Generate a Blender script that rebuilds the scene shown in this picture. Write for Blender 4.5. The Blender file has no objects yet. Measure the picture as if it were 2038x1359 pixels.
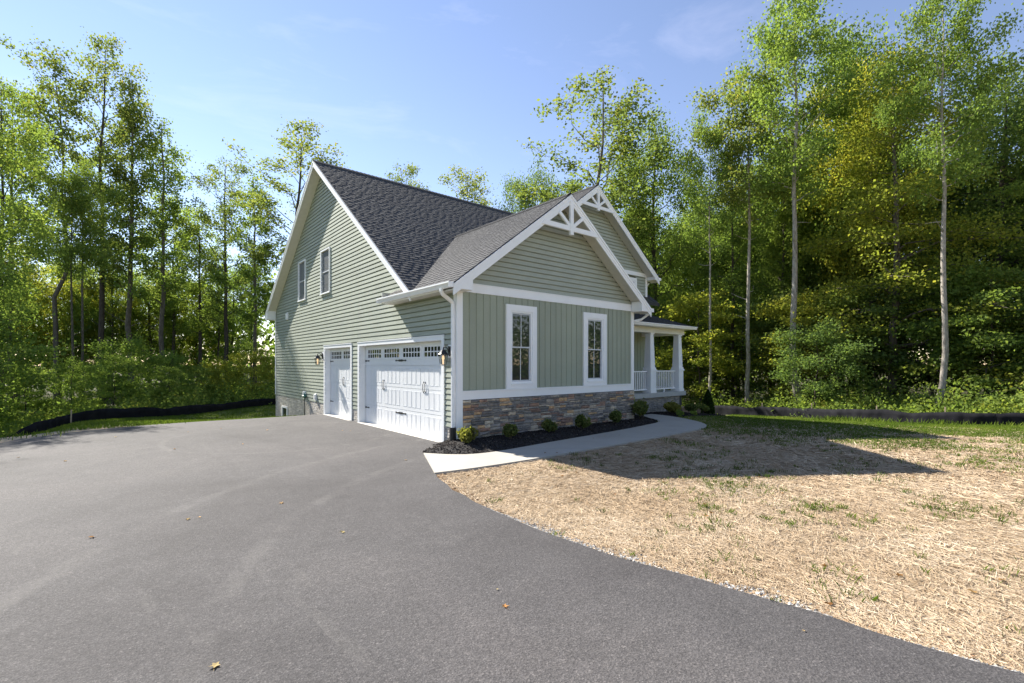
import bpy, math, random
import numpy as np
from mathutils import Vector, Matrix

# ------------------------------------------------------------------ camera, sky, sun, exposure
scn = bpy.context.scene
col = scn.collection
YAW = 0.87319
CAM = (-5.887, -8.960, 1.864)
cd = bpy.data.cameras.new('camera'); cam = bpy.data.objects.new('camera', cd); col.objects.link(cam)
cam.location = CAM; cam.rotation_euler = (math.pi/2, 0, YAW - math.pi/2)
cd.sensor_width = 36; cd.lens = 36*941.68/2038; cd.shift_y = 45.0/2038
cd.clip_start = 0.05; cd.clip_end = 3000
scn.camera = cam

SUN = Vector((-1.0, 4.3, 3.8)).normalized()            # towards the sun
SUN_EL = math.asin(SUN.z); SUN_AZ = math.atan2(SUN.x, SUN.y)
w = bpy.data.worlds.new('World'); scn.world = w; w.use_nodes = True
nt = w.node_tree; bg = nt.nodes['Background']
sky = nt.nodes.new('ShaderNodeTexSky'); sky.sky_type = 'NISHITA'; sky.sun_disc = False
sky.sun_elevation = SUN_EL; sky.sun_rotation = SUN_AZ % (2*math.pi)
sky.air_density = 1.0; sky.dust_density = 0.0; sky.ozone_density = 1.0; sky.altitude = 100
tc = nt.nodes.new('ShaderNodeTexCoord')
mp = nt.nodes.new('ShaderNodeMapping'); mp.inputs['Scale'].default_value = (1.4, 3.0, 7.0); mp.inputs['Rotation'].default_value = (0.2, 0.15, 0.5)
nt.links.new(tc.outputs['Generated'], mp.inputs['Vector'])
cn = nt.nodes.new('ShaderNodeTexNoise'); cn.inputs['Scale'].default_value = 1.7; cn.inputs['Detail'].default_value = 9; cn.inputs['Roughness'].default_value = 0.62
cn.inputs['Distortion'].default_value = 0.5
nt.links.new(mp.outputs[0], cn.inputs['Vector'])
cr = nt.nodes.new('ShaderNodeValToRGB'); cr.color_ramp.elements[0].position = 0.56; cr.color_ramp.elements[1].position = 0.95
cr.color_ramp.elements[0].color = (0, 0, 0, 1); cr.color_ramp.elements[1].color = (.16, .16, .16, 1)
nt.links.new(cn.outputs['Fac'], cr.inputs['Fac'])
mx = nt.nodes.new('ShaderNodeMix'); mx.data_type = 'RGBA'
mx.inputs[7].default_value = (7.5, 8.0, 9.0, 1)
nt.links.new(cr.outputs['Color'], mx.inputs[0]); nt.links.new(sky.outputs[0], mx.inputs[6])
tn = nt.nodes.new('ShaderNodeMix'); tn.data_type = 'RGBA'; tn.blend_type = 'MULTIPLY'; tn.inputs[0].default_value = 1.0
tn.inputs[7].default_value = (1.00, .885, .89, 1)          # the photograph's warm white balance
nt.links.new(mx.outputs[2], tn.inputs[6]); nt.links.new(tn.outputs[2], bg.inputs['Color'])
bg.inputs['Strength'].default_value = 0.076

sl = bpy.data.lights.new('sun', 'SUN'); so = bpy.data.objects.new('sun', sl); col.objects.link(so)
sl.energy = 4.0; sl.angle = math.radians(0.53); sl.color = (1.0, 0.945, 0.85)
so.rotation_euler = SUN.to_track_quat('Z', 'Y').to_euler(); so.location = (-10, 40, 40)

vs = scn.view_settings; vs.view_transform = 'Standard'; vs.look = 'None'; vs.exposure = 1.75; vs.gamma = 1.0; vs.use_curve_mapping = False
scn.cycles.use_denoising = True
scn.cycles.max_bounces = 8; scn.cycles.diffuse_bounces = 6; scn.cycles.transmission_bounces = 4; scn.cycles.glossy_bounces = 3
scn.cycles.caustics_reflective = False; scn.cycles.caustics_refractive = False
scn.cycles.sample_clamp_indirect = 8

RND = random.Random(7)
NPR = np.random.default_rng(11)

# ------------------------------------------------------------------ helpers
def tag(o, label=None, cat=None, group=None, kind=None):
    if label: o['label'] = label
    if cat: o['category'] = cat
    if group: o['group'] = group
    if kind: o['kind'] = kind
    return o

def empty(name, loc=(0, 0, 0), rz=0.0):
    o = bpy.data.objects.new(name, None); col.objects.link(o); o.location = loc; o.rotation_euler = (0, 0, rz)
    o.empty_display_size = .2
    return o

def link(name, me, parent=None, mat=None):
    if mat is not None and not me.materials: me.materials.append(mat)
    o = bpy.data.objects.new(name, me); col.objects.link(o)
    if parent is not None: o.parent = parent
    return o

class MB:
    def __init__(s): s.v = []; s.f = []
    def add(s, vs, fs):
        b = len(s.v); s.v += [tuple(p) for p in vs]; s.f += [tuple(b+i for i in f) for f in fs]; return s
    def box(s, x0, x1, y0, y1, z0, z1):
        return s.add([(x0,y0,z0),(x1,y0,z0),(x1,y1,z0),(x0,y1,z0),(x0,y0,z1),(x1,y0,z1),(x1,y1,z1),(x0,y1,z1)],
                     [(0,3,2,1),(4,5,6,7),(0,1,5,4),(1,2,6,5),(2,3,7,6),(3,0,4,7)])
    def prism(s, pts, ext):
        """closed polygon pts (3d) extruded by ext"""
        n = len(pts); e = Vector(ext); p0 = [Vector(p) for p in pts]
        nrm = Vector((0,0,0))
        for i in range(n): nrm += p0[i].cross(p0[(i+1) % n])
        if nrm.dot(e) > 0: p0.reverse()
        p1 = [p+e for p in p0]
        return s.add(p0+p1, [tuple(range(n)), tuple(range(2*n-1, n-1, -1))] + [(i, n+i, n+(i+1) % n, (i+1) % n) for i in range(n)])
    def beam(s, a, b, wid, dep, up=(0,0,1)):
        a = Vector(a); b = Vector(b); d = (b-a).normalized(); u = Vector(up)
        sd = d.cross(u).normalized(); u2 = sd.cross(d).normalized()
        q = []
        for p in (a, b):
            for i, j in ((-1,-1),(1,-1),(1,1),(-1,1)): q.append(p + sd*(i*wid/2) + u2*(j*dep/2))
        return s.add(q, [(0,1,2,3),(7,6,5,4),(0,4,5,1),(1,5,6,2),(2,6,7,3),(3,7,4,0)])
    def tube(s, pts, radii, n=8, cap=True):
        pts = [Vector(p) for p in pts]; b = len(s.v); m = len(pts)
        ref = Vector((0.31, 0.95, 0.08))
        for i, p in enumerate(pts):
            t = (pts[min(i+1, m-1)] - pts[max(i-1, 0)]).normalized()
            a = t.cross(ref)
            if a.length < .05: a = t.cross(Vector((1, 0, 0)))
            a.normalize(); c = t.cross(a)
            r = radii[i] if hasattr(radii, '__len__') else radii
            for k in range(n):
                an = 2*math.pi*k/n
                s.v.append(tuple(p + a*(math.cos(an)*r) + c*(math.sin(an)*r)))
        for i in range(m-1):
            for k in range(n):
                s.f.append((b+i*n+k, b+i*n+(k+1) % n, b+(i+1)*n+(k+1) % n, b+(i+1)*n+k))
        if cap:
            s.f.append(tuple(b+k for k in range(n-1, -1, -1))); s.f.append(tuple(b+(m-1)*n+k for k in range(n)))
        return s
    def lathe(s, prof, c=(0,0,0), n=12):
        b = len(s.v)
        for r, z in prof:
            for k in range(n):
                an = 2*math.pi*(k+.5)/n; s.v.append((c[0]+r*math.cos(an), c[1]+r*math.sin(an), c[2]+z))
        for i in range(len(prof)-1):
            for k in range(n): s.f.append((b+i*n+k, b+i*n+(k+1) % n, b+(i+1)*n+(k+1) % n, b+(i+1)*n+k))
        s.f.append(tuple(b+k for k in range(n-1, -1, -1))); s.f.append(tuple(b+(len(prof)-1)*n+k for k in range(n)))
        return s
    def mesh(s, name, mat=None, smooth=False):
        me = bpy.data.meshes.new(name); me.from_pydata(s.v, [], s.f)
        if mat: me.materials.append(mat)
        if smooth: me.shade_smooth()
        return me
    def build(s, name, mat, parent=None, smooth=False):
        return link(name, s.mesh(name, mat, smooth), parent)

def quads_mesh(name, V, nper, mat, tint=None):
    """V: (N*nper,3) array; N polygons of nper verts each; tint per face"""
    V = np.asarray(V, np.float32); N = len(V)//nper
    me = bpy.data.meshes.new(name)
    me.vertices.add(len(V)); me.vertices.foreach_set('co', V.ravel())
    me.loops.add(len(V)); me.loops.foreach_set('vertex_index', np.arange(len(V), dtype=np.int32))
    me.polygons.add(N); me.polygons.foreach_set('loop_start', np.arange(0, len(V), nper, dtype=np.int32))
    if tint is not None:
        at = me.attributes.new('tint', 'FLOAT', 'FACE'); at.data.foreach_set('value', np.asarray(tint, np.float32))
    me.materials.append(mat); me.update(); me.validate()
    return me

# smooth value noise on the plane
_L = np.random.default_rng(3).random((256, 256))
def vnoise(x, y, sc=1.0, seed=0):
    x = np.asarray(x, float)*sc + seed*17.3 + 1000; y = np.asarray(y, float)*sc + seed*9.1 + 1000
    xi = np.floor(x).astype(int); yi = np.floor(y).astype(int); fx = x-xi; fy = y-yi
    fx = fx*fx*(3-2*fx); fy = fy*fy*(3-2*fy)
    g = lambda a, b: _L[a % 256, b % 256]
    return (g(xi,yi)*(1-fx)+g(xi+1,yi)*fx)*(1-fy) + (g(xi,yi+1)*(1-fx)+g(xi+1,yi+1)*fx)*fy
def fbm(x, y, sc=1.0, seed=0):
    return .5*vnoise(x,y,sc,seed)+.27*vnoise(x,y,sc*2.1,seed+1)+.15*vnoise(x,y,sc*4.3,seed+2)+.08*vnoise(x,y,sc*8.7,seed+3)
def ss(a, b, x):
    t = np.clip((np.asarray(x, float)-a)/(b-a), 0, 1); return t*t*(3-2*t)

# ------------------------------------------------------------------ materials
def new_mat(name):
    m = bpy.data.materials.new(name); m.use_nodes = True
    return m, m.node_tree, m.node_tree.nodes['Principled BSDF']
def N(t, kind, **kw):
    n = t.nodes.new('ShaderNode'+kind)
    for k, v in kw.items():
        if k in n.inputs: n.inputs[k].default_value = v
        else: setattr(n, k, v)
    return n
def ramp(t, fac, stops, interp='LINEAR'):
    r = t.nodes.new('ShaderNodeValToRGB'); r.color_ramp.interpolation = interp
    e = r.color_ramp.elements
    while len(e) < len(stops): e.new(.5)
    for el, (p, c) in zip(e, stops): el.position = p; el.color = (*c, 1) if len(c) == 3 else c
    if fac is not None: t.links.new(fac, r.inputs['Fac'])
    return r.outputs['Color']
def mixc(t, a, b, fac, mode='MIX'):
    m = t.nodes.new('ShaderNodeMix'); m.data_type = 'RGBA'; m.blend_type = mode
    for sock, v in ((6, a), (7, b), (0, fac)):
        if isinstance(v, bpy.types.NodeSocket): t.links.new(v, m.inputs[sock])
        elif sock == 0: m.inputs[0].default_value = v
        else: m.inputs[sock].default_value = (*v, 1)
    return m.outputs[2]
def noise(t, scale, detail=3, rough=.55, vec=None, dist=0):
    n = N(t, 'TexNoise', Scale=scale, Detail=detail, Roughness=rough, Distortion=dist)
    if vec is None:
        vec = t.nodes.new('ShaderNodeNewGeometry').outputs['Position']
    t.links.new(vec, n.inputs['Vector']); return n.outputs['Fac']
def bump(t, b, h, strength=.3, dist=.01):
    n = N(t, 'Bump', Strength=strength, Distance=dist); t.links.new(h, n.inputs['Height']); t.links.new(n.outputs[0], b.inputs['Normal'])

def plain(name, c, rough=.5, var=.08, scale=6, bs=0, bscale=80, spec=.5, metal=0):
    m, t, b = new_mat(name)
    f = noise(t, scale, 4)
    d = tuple(max(0, x*(1-var)) for x in c); e = tuple(x*(1+var) for x in c)
    t.links.new(ramp(t, f, [(.3, d), (.7, e)]), b.inputs['Base Color'])
    b.inputs['Roughness'].default_value = rough; b.inputs['Specular IOR Level'].default_value = spec; b.inputs['Metallic'].default_value = metal
    if bs: bump(t, b, noise(t, bscale, 4), bs, .004)
    return m

def siding_mat(name, c):
    m, t, b = new_mat(name)
    oi = N(t, 'ObjectInfo')
    f = noise(t, 1.3, 3); g = noise(t, 45, 3)
    base = ramp(t, f, [(.3, tuple(x*.95 for x in c)), (.7, tuple(x*1.04 for x in c))])
    base = mixc(t, base, ramp(t, oi.outputs['Random'], [(0, (.94,.94,.94)), (1, (1.05,1.05,1.04))]), 1.0, 'MULTIPLY')
    base = mixc(t, base, ramp(t, g, [(.35, (.95,.95,.95)), (.65, (1.03,1.03,1.03))]), 1.0, 'MULTIPLY')
    t.links.new(base, b.inputs['Base Color']); b.inputs['Roughness'].default_value = .55; b.inputs['Specular IOR Level'].default_value = .3
    mp_ = N(t, 'Mapping'); mp_.inputs['Scale'].default_value = (3, 3, 60)
    t.links.new(t.nodes.new('ShaderNodeNewGeometry').outputs['Position'], mp_.inputs['Vector'])
    bump(t, b, noise(t, 4, 3, vec=mp_.outputs[0]), .12, .003)
    return m

M = {}
M['white'] = plain('white_trim', (.86,.865,.87), .42, .025, 3)
M['door_white'] = plain('door_white', (.80,.81,.82), .4, .02, 2, .05, 60)
M['column_white'] = plain('column_white', (.84,.85,.87), .45, .02, 3)
M['soffit'] = plain('soffit_almond', (.66,.64,.59), .55, .04, 8)
M['siding'] = siding_mat('sage_lap_siding', (.365,.390,.328))
M['siding_v'] = siding_mat('sage_vertical_siding', (.330,.358,.282))
M['siding_back'] = plain('wall_sheathing', (.2,.22,.18), .8)
M['black'] = plain('black_metal', (.018,.018,.02), .4, .1)
M['dark_edge'] = plain('dark_drip_edge', (.03,.03,.033), .6)
M['screen'] = plain('window_screen', (.10,.105,.115), .45, .08, 2)
M['grey_frame'] = plain('grey_window_frame', (.55,.57,.60), .4)
M['concrete'] = plain('concrete_step', (.50,.475,.43), .8, .08, 5, .2, 60)
M['mulch'] = None

def glass_mat():
    m, t, b = new_mat('window_glass')
    b.inputs['Base Color'].default_value = (.022,.026,.028,1); b.inputs['Roughness'].default_value = .02
    b.inputs['Specular IOR Level'].default_value = .75
    bump(t, b, noise(t, 1.1, 2), .04, .05)
    return m
M['glass'] = glass_mat()

def shingle_mat():
    m, t, b = new_mat('asphalt_shingle')
    at = N(t, 'Attribute', attribute_name='tint')
    c = ramp(t, at.outputs['Fac'], [(0, (.040,.042,.048)), (.35, (.054,.056,.062)), (.7, (.070,.071,.075)), (1, (.088,.086,.087))])
    g = noise(t, 260, 3, .7)
    c = mixc(t, c, ramp(t, g, [(.3, (.82,.82,.84)), (.7, (1.18,1.17,1.15))]), 1.0, 'MULTIPLY')
    big = noise(t, .8, 3)
    c = mixc(t, c, ramp(t, big, [(.3, (.88,.88,.9)), (.7, (1.12,1.11,1.08))]), 1.0, 'MULTIPLY')
    t.links.new(c, b.inputs['Base Color']); b.inputs['Roughness'].default_value = .9; b.inputs['Specular IOR Level'].default_value = .25
    bump(t, b, g, .5, .004)
    return m
M['shingle'] = shingle_mat()

def stone_mat():
    m, t, b = new_mat('ledge_stone')
    oi = N(t, 'ObjectInfo')
    c = ramp(t, oi.outputs['Random'], [(0, (.16,.152,.142)), (.14, (.22,.205,.185)), (.28, (.27,.25,.225)), (.42, (.34,.30,.25)), (.55, (.27,.175,.13)), (.66, (.20,.18,.165)), (.76, (.42,.35,.265)), (.87, (.52,.34,.185)), (.92, (.52,.45,.35)), (.97, (.33,.21,.15))], 'CONSTANT')
    v = t.nodes.new('ShaderNodeVectorMath'); v.operation = 'ADD'
    g = t.nodes.new('ShaderNodeNewGeometry'); cmb = N(t, 'CombineXYZ')
    t.links.new(oi.outputs['Random'], cmb.inputs[0]); t.links.new(g.outputs['Position'], v.inputs[0]); t.links.new(cmb.outputs[0], v.inputs[1])
    n1 = noise(t, 9, 6, .65, v.outputs[0], .6); n2 = noise(t, 60, 4, .7, v.outputs[0])
    c = mixc(t, c, ramp(t, n1, [(.28, (.55,.56,.6)), (.5, (1,1,1)), (.72, (1.55,1.42,1.25))]), 1.0, 'MULTIPLY')
    c = mixc(t, c, ramp(t, n2, [(.3, (.7,.7,.7)), (.7, (1.3,1.3,1.3))]), 1.0, 'MULTIPLY')
    t.links.new(c, b.inputs['Base Color']); b.inputs['Roughness'].default_value = .85
    bump(t, b, n2, .6, .006)
    return m
M['stone'] = stone_mat()
M['mortar'] = plain('dark_mortar', (.05,.05,.05), .95)

def brick_mat():
    m, t, b = new_mat('cast_brick_foundation')
    at = N(t, 'Attribute', attribute_name='tint')
    c = ramp(t, at.outputs['Fac'], [(0, (.40,.37,.33)), (.5, (.50,.465,.41)), (1, (.58,.545,.49))])
    n1 = noise(t, 3.2, 5, .65)
    c = mixc(t, c, ramp(t, n1, [(.3, (.78,.76,.74)), (.65, (1.1,1.1,1.1))]), 1.0, 'MULTIPLY')
    t.links.new(c, b.inputs['Base Color']); b.inputs['Roughness'].default_value = .9
    bump(t, b, noise(t, 50, 4), .4, .005)
    return m
M['brick'] = brick_mat()

def asphalt_mat():
    m, t, b = new_mat('asphalt_drive')
    g = t.nodes.new('ShaderNodeNewGeometry').outputs['Position']
    vo = N(t, 'TexVoronoi', Scale=70.0); t.links.new(g, vo.inputs['Vector'])
    vb = N(t, 'TexVoronoi', Scale=46.0); t.links.new(g, vb.inputs['Vector'])
    fine = noise(t, 130, 3, .75, g)
    c = ramp(t, fine, [(.30, (.028,.0265,.0265)), (.45, (.062,.0585,.059)), (.60, (.096,.091,.0915)), (.72, (.19,.182,.181))])
    hsv = N(t, 'SeparateColor'); t.links.new(vo.outputs['Color'], hsv.inputs[0])
    c = mixc(t, c, ramp(t, hsv.outputs[0], [(0, (.55,.55,.56)), (.55, (1,1,1)), (.9, (1.25,1.23,1.2)), (1, (1.8,1.75,1.7))]), .5, 'MULTIPLY')
    big = noise(t, .33, 5, .6, g, .4)
    c = mixc(t, c, ramp(t, big, [(.30, (.74,.73,.73)), (.5, (1,1,1)), (.7, (1.22,1.20,1.18))]), 1.0, 'MULTIPLY')
    med = noise(t, 2.6, 4, .6, g, .8)
    c = mixc(t, c, ramp(t, med, [(.33, (.90,.90,.90)), (.62, (1.0,1.0,1.0)), (.78, (1.13,1.12,1.10))]), 1.0, 'MULTIPLY')
    # pale tyre scuffs running along the drive
    mpg = N(t, 'Mapping'); mpg.inputs['Scale'].default_value = (1.1, .22, 1); mpg.inputs['Rotation'].default_value = (0, 0, .35); t.links.new(g, mpg.inputs['Vector'])
    sc = noise(t, 2.0, 6, .7, mpg.outputs[0], 1.4)
    c = mixc(t, c, (.17,.16,.148), ramp(t, sc, [(.60, (0,0,0)), (.80, (.26,.26,.26))]))
    dust = noise(t, 1.1, 7, .75, g, 2.0)
    c = mixc(t, c, (.19,.178,.16), ramp(t, dust, [(.66, (0,0,0)), (.80, (.35,.35,.35))]))
    # faint turning tyre tracks: pale arcs broken up by noise
    def arc(cx_, cy_, rad_, wid_):
        vm = N(t, 'VectorMath', operation='DISTANCE'); vm.inputs[1].default_value = (cx_, cy_, .03); t.links.new(g, vm.inputs[0])
        d1 = N(t, 'Math', operation='SUBTRACT'); t.links.new(vm.outputs['Value'], d1.inputs[0]); d1.inputs[1].default_value = rad_
        d2 = N(t, 'Math', operation='ABSOLUTE'); t.links.new(d1.outputs[0], d2.inputs[0])
        d3 = N(t, 'MapRange'); t.links.new(d2.outputs[0], d3.inputs[0]); d3.inputs[1].default_value = wid_; d3.inputs[2].default_value = wid_*.35; d3.inputs[3].default_value = 0; d3.inputs[4].default_value = 1
        d4 = N(t, 'Math', operation='MULTIPLY'); t.links.new(d3.outputs[0], d4.inputs[0])
        t.links.new(ramp(t, noise(t, 1.7, 5, .7, g, 1.0), [(.42, (0,0,0)), (.68, (.28,.28,.28))]), d4.inputs[1]); return d4.outputs[0]
    for cx_, cy_, rad_, wid_, cc in ((1.5, -7.5, 7.3, .13, (.17,.16,.15)), (1.5, -7.5, 8.9, .13, (.17,.16,.15)), (-12, 1.0, 9.2, .11, (.03,.028,.027)), (-12, 1.0, 7.7, .11, (.03,.028,.027)), (-2.5, 4.2, 2.6, .10, (.16,.15,.14))):
        c = mixc(t, c, cc, arc(cx_, cy_, rad_, wid_))
    t.links.new(c, b.inputs['Base Color']); b.inputs['Roughness'].default_value = .85; b.inputs['Specular IOR Level'].default_value = .25
    mm = N(t, 'Math', operation='ADD'); t.links.new(vo.outputs['Distance'], mm.inputs[0]); t.links.new(fine, mm.inputs[1])
    m2 = N(t, 'Math', operation='ADD'); t.links.new(mm.outputs[0], m2.inputs[0]); t.links.new(vb.outputs['Distance'], m2.inputs[1])
    bump(t, b, m2.outputs[0], .4, .006)
    return m
M['asphalt'] = asphalt_mat()

def ground_mat():
    m, t, b = new_mat('lawn_and_woods_floor')
    g = t.nodes.new('ShaderNodeNewGeometry').outputs['Position']
    def attr(n): return N(t, 'Attribute', attribute_name=n).outputs['Fac']
    n1 = noise(t, 1.1, 6, .65, g); n2 = noise(t, 14, 5, .7, g)
    mpg = N(t, 'Mapping'); mpg.inputs['Scale'].default_value = (12, 60, 1); mpg.inputs['Rotation'].default_value = (0, 0, .5); t.links.new(g, mpg.inputs['Vector'])
    st = noise(t, 1.6, 5, .75, mpg.outputs[0], 1.5)
    straw = ramp(t, st, [(.28, (.26,.195,.125)), (.45, (.47,.375,.26)), (.6, (.59,.49,.35)), (.75, (.69,.61,.47))])
    straw = mixc(t, straw, ramp(t, n1, [(.3, (.93,.91,.88)), (.6, (1.04,1.03,1.02))]), 1.0, 'MULTIPLY')
    grass = ramp(t, n2, [(.3, (.085,.125,.028)), (.5, (.135,.185,.045)), (.7, (.21,.25,.075))])
    gf = N(t, 'Math', operation='ADD'); t.links.new(attr('grassy'), gf.inputs[0])
    sh = N(t, 'Math', operation='MULTIPLY_ADD'); t.links.new(n2, sh.inputs[0]); sh.inputs[1].default_value = 1.3; sh.inputs[2].default_value = -.65
    t.links.new(sh.outputs[0], gf.inputs[1])
    c = mixc(t, straw, grass, ramp(t, gf.outputs[0], [(.62, (0,0,0)), (1.0, (.85,.85,.85))]))
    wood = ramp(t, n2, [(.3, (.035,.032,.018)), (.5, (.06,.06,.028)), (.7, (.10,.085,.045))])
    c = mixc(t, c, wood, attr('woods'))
    t.links.new(c, b.inputs['Base Color']); b.inputs['Roughness'].default_value = .95; b.inputs['Specular IOR Level'].default_value = .1
    mm = N(t, 'Math', operation='ADD'); t.links.new(st, mm.inputs[0]); t.links.new(n2, mm.inputs[1])
    bump(t, b, mm.outputs[0], .9, .03)
    return m
M['ground'] = ground_mat()

def walk_mat():
    m, t, b = new_mat('broom_concrete')
    g = t.nodes.new('ShaderNodeNewGeometry').outputs['Position']
    n1 = noise(t, .9, 5, .6, g); n2 = noise(t, 160, 3, .7, g)
    mpg = N(t, 'Mapping'); mpg.inputs['Scale'].default_value = (2, 140, 1); t.links.new(g, mpg.inputs['Vector'])
    br = noise(t, 1.2, 3, .6, mpg.outputs[0])
    c = ramp(t, n1, [(.3, (.35,.327,.288)), (.7, (.41,.387,.345))])
    c = mixc(t, c, ramp(t, n2, [(.3, (.88,.88,.88)), (.7, (1.08,1.08,1.08))]), 1.0, 'MULTIPLY')
    c = mixc(t, c, (.36,.33,.28), ramp(t, noise(t, 2.3, 6, .7, g, 1.0), [(.62, (0,0,0)), (.82, (.45,.45,.45))]))
    t.links.new(c, b.inputs['Base Color']); b.inputs['Roughness'].default_value = .85; b.inputs['Specular IOR Level'].default_value = .3
    bump(t, b, br, .25, .004)
    return m
M['walk'] = walk_mat()

def tinted(name, stops, rough=.9, spec=.1, trans=0.0, objvar=.0, gloss=.0):
    m, t, b = new_mat(name)
    at = N(t, 'Attribute', attribute_name='tint')
    c = ramp(t, at.outputs['Fac'], stops)
    if objvar:
        oi = N(t, 'ObjectInfo')
        c = mixc(t, c, ramp(t, oi.outputs['Random'], [(0, (1-objvar, 1-objvar*.7, 1-objvar)), (.5, (1,1,1)), (1, (1+objvar*1.2, 1+objvar*.7, 1))]), 1.0, 'MULTIPLY')
    if trans:
        out = t.nodes['Material Output']; t.nodes.remove(b)
        df = N(t, 'BsdfDiffuse'); tr = N(t, 'BsdfTranslucent'); ms = N(t, 'MixShader'); ms.inputs[0].default_value = trans
        t.links.new(c, df.inputs[0])
        t.links.new(mixc(t, c, (1.30,1.3,.72), 1.0, 'MULTIPLY'), tr.inputs[0])
        t.links.new(df.outputs[0], ms.inputs[1]); t.links.new(tr.outputs[0], ms.inputs[2])
        last = ms.outputs[0]
        if gloss:
            gl = N(t, 'BsdfGlossy'); gl.inputs['Roughness'].default_value = .45; gl.inputs['Color'].default_value = (.9,.95,1,1)
            m2 = N(t, 'MixShader'); m2.inputs[0].default_value = gloss
            t.links.new(last, m2.inputs[1]); t.links.new(gl.outputs[0], m2.inputs[2]); last = m2.outputs[0]
        t.links.new(last, out.inputs[0])
    else:
        t.links.new(c, b.inputs['Base Color']); b.inputs['Roughness'].default_value = rough; b.inputs['Specular IOR Level'].default_value = spec
    return m
LEAF = dict(trans=.55, objvar=.12)
M['leaf_green'] = tinted('leaf_green', [(0, (.110,.165,.045)), (.5, (.165,.235,.062)), (.85, (.225,.280,.072)), (1, (.32,.29,.075))], **LEAF)
M['leaf_light'] = tinted('leaf_light', [(0, (.130,.200,.056)), (.5, (.195,.275,.075)), (.85, (.265,.325,.086)), (1, (.38,.33,.085))], **LEAF)
M['leaf_dark'] = tinted('leaf_dark', [(0, (.090,.145,.052)), (.5, (.140,.205,.068)), (.9, (.195,.250,.078)), (1, (.27,.25,.08))], **LEAF)
M['leaf_olive'] = tinted('leaf_olive', [(0, (.120,.165,.055)), (.5, (.175,.225,.070)), (.85, (.240,.255,.076)), (1, (.38,.26,.07))], **LEAF)
M['leaf_yellow'] = tinted('leaf_yellow', [(0, (.175,.215,.048)), (.5, (.265,.295,.060)), (.85, (.37,.345,.064)), (1, (.52,.39,.06))], **LEAF)
M['leaf_shrub'] = tinted('leaf_shrub', [(0, (.075,.110,.040)), (.5, (.130,.170,.058)), (.85, (.20,.220,.082)), (1, (.30,.27,.12))], **LEAF)
M['leaf_thuja'] = tinted('leaf_thuja', [(0, (.022,.045,.014)), (.6, (.035,.065,.018)), (1, (.06,.09,.025))], **LEAF)
M['straw'] = tinted('straw', [(0, (.25,.17,.10)), (.4, (.40,.295,.19)), (.8, (.51,.405,.285)), (1, (.64,.54,.41))])
M['grass'] = tinted('grass', [(0, (.06,.10,.02)), (.5, (.11,.17,.03)), (.85, (.18,.23,.05)), (1, (.32,.29,.11))], trans=.3)
M['gravel'] = tinted('gravel', [(0, (.16,.16,.16)), (.5, (.30,.295,.285)), (1, (.52,.51,.49))])
M['chips'] = tinted('mulch_chips', [(0, (.012,.011,.011)), (.6, (.03,.026,.025)), (.93, (.06,.05,.045)), (1, (.20,.17,.14))])
M['mulch'] = plain('mulch_soil', (.018,.016,.016), .95, .3, 30, .8, 60)

def bark_mat(name, a, b_, c_, hs=7):
    m, t, b = new_mat(name)
    mpg = N(t, 'Mapping'); mpg.inputs['Scale'].default_value = (hs, hs, 1.3)
    t.links.new(N(t, 'TexCoord').outputs['Object'], mpg.inputs['Vector'])
    n1 = noise(t, 2.2, 6, .7, mpg.outputs[0], .6)
    t.links.new(ramp(t, n1, [(.3, a), (.52, b_), (.72, c_)]), b.inputs['Base Color'])
    b.inputs['Roughness'].default_value = .9; b.inputs['Specular IOR Level'].default_value = .15
    bump(t, b, n1, .8, .04)
    return m
M['bark_grey'] = bark_mat('bark_grey', (.06,.05,.042), (.13,.112,.092), (.22,.195,.165))
M['bark_dark'] = bark_mat('bark_dark', (.035,.029,.024), (.075,.062,.052), (.13,.11,.09))
M['bark_pale'] = bark_mat('bark_pale', (.13,.11,.09), (.31,.28,.245), (.47,.44,.40), 4)

# ------------------------------------------------------------------ ground
def G(x, y):
    x = np.asarray(x, float); y = np.asarray(y, float)
    a = -.06*np.where(y > 11, y-9, np.clip(y-7, 0, None)**2/8)
    a = np.where(a < -.95, -.95-np.clip(-.95-a, 0, 1.5)*.25, a)
    wl = np.interp(y, [7, 8.8, 9.4, 11, 13.5, 15.6, 20, 26, 40], [0, -.02, -.06, -.24, -.50, -.74, -.84, -.95, -1.15])
    a = a+(wl-a)*ss(-6.5, -1.0, x)
    lf = np.minimum(-1.3*ss(-6.8, -10.5, x)*ss(8.5, 12, y), -1.3*ss(-9.6, -13.5, x)*ss(-6, 4, y))
    a = np.maximum(a+lf, -1.7)
    d = np.clip(.43+(y+7.4)*.061, .25, 1.6)
    r = -ss(8.5, 20.5, x)*d
    return a*(1-ss(3, 8, x)) + r

RIGHT_FENCE = [(22.6, 11.0), (22.09, 5.3), (21.3, 1.34), (20.2, -1.46), (19.5, -3.49), (19.2, -5.64), (19.5, -7.72), (20.2, -11.0), (21.5, -17)]
LEFT_FENCE = [(-12.5, 8.5), (-9.6, 11.5), (-8.6, 12.9), (-8.1, 13.8), (-7.25, 16.3), (-5.5, 18.2), (-2.5, 21.5), (0.0, 24.6), (2.5, 26.6), (7, 28.5), (14, 30)]
def lineside(pts, x, y, horiz):
    P = np.array(sorted(pts, key=lambda p: p[0 if horiz else 1]))
    if horiz: return y - np.interp(x, P[:,0], P[:,1])
    return x - np.interp(y, P[:,1], P[:,0])
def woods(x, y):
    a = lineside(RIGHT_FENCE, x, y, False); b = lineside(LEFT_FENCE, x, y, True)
    return np.maximum(ss(-.1, .5, a), np.where(x < 14, ss(-.1, .5, b), ss(28, 30, y)))
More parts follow.
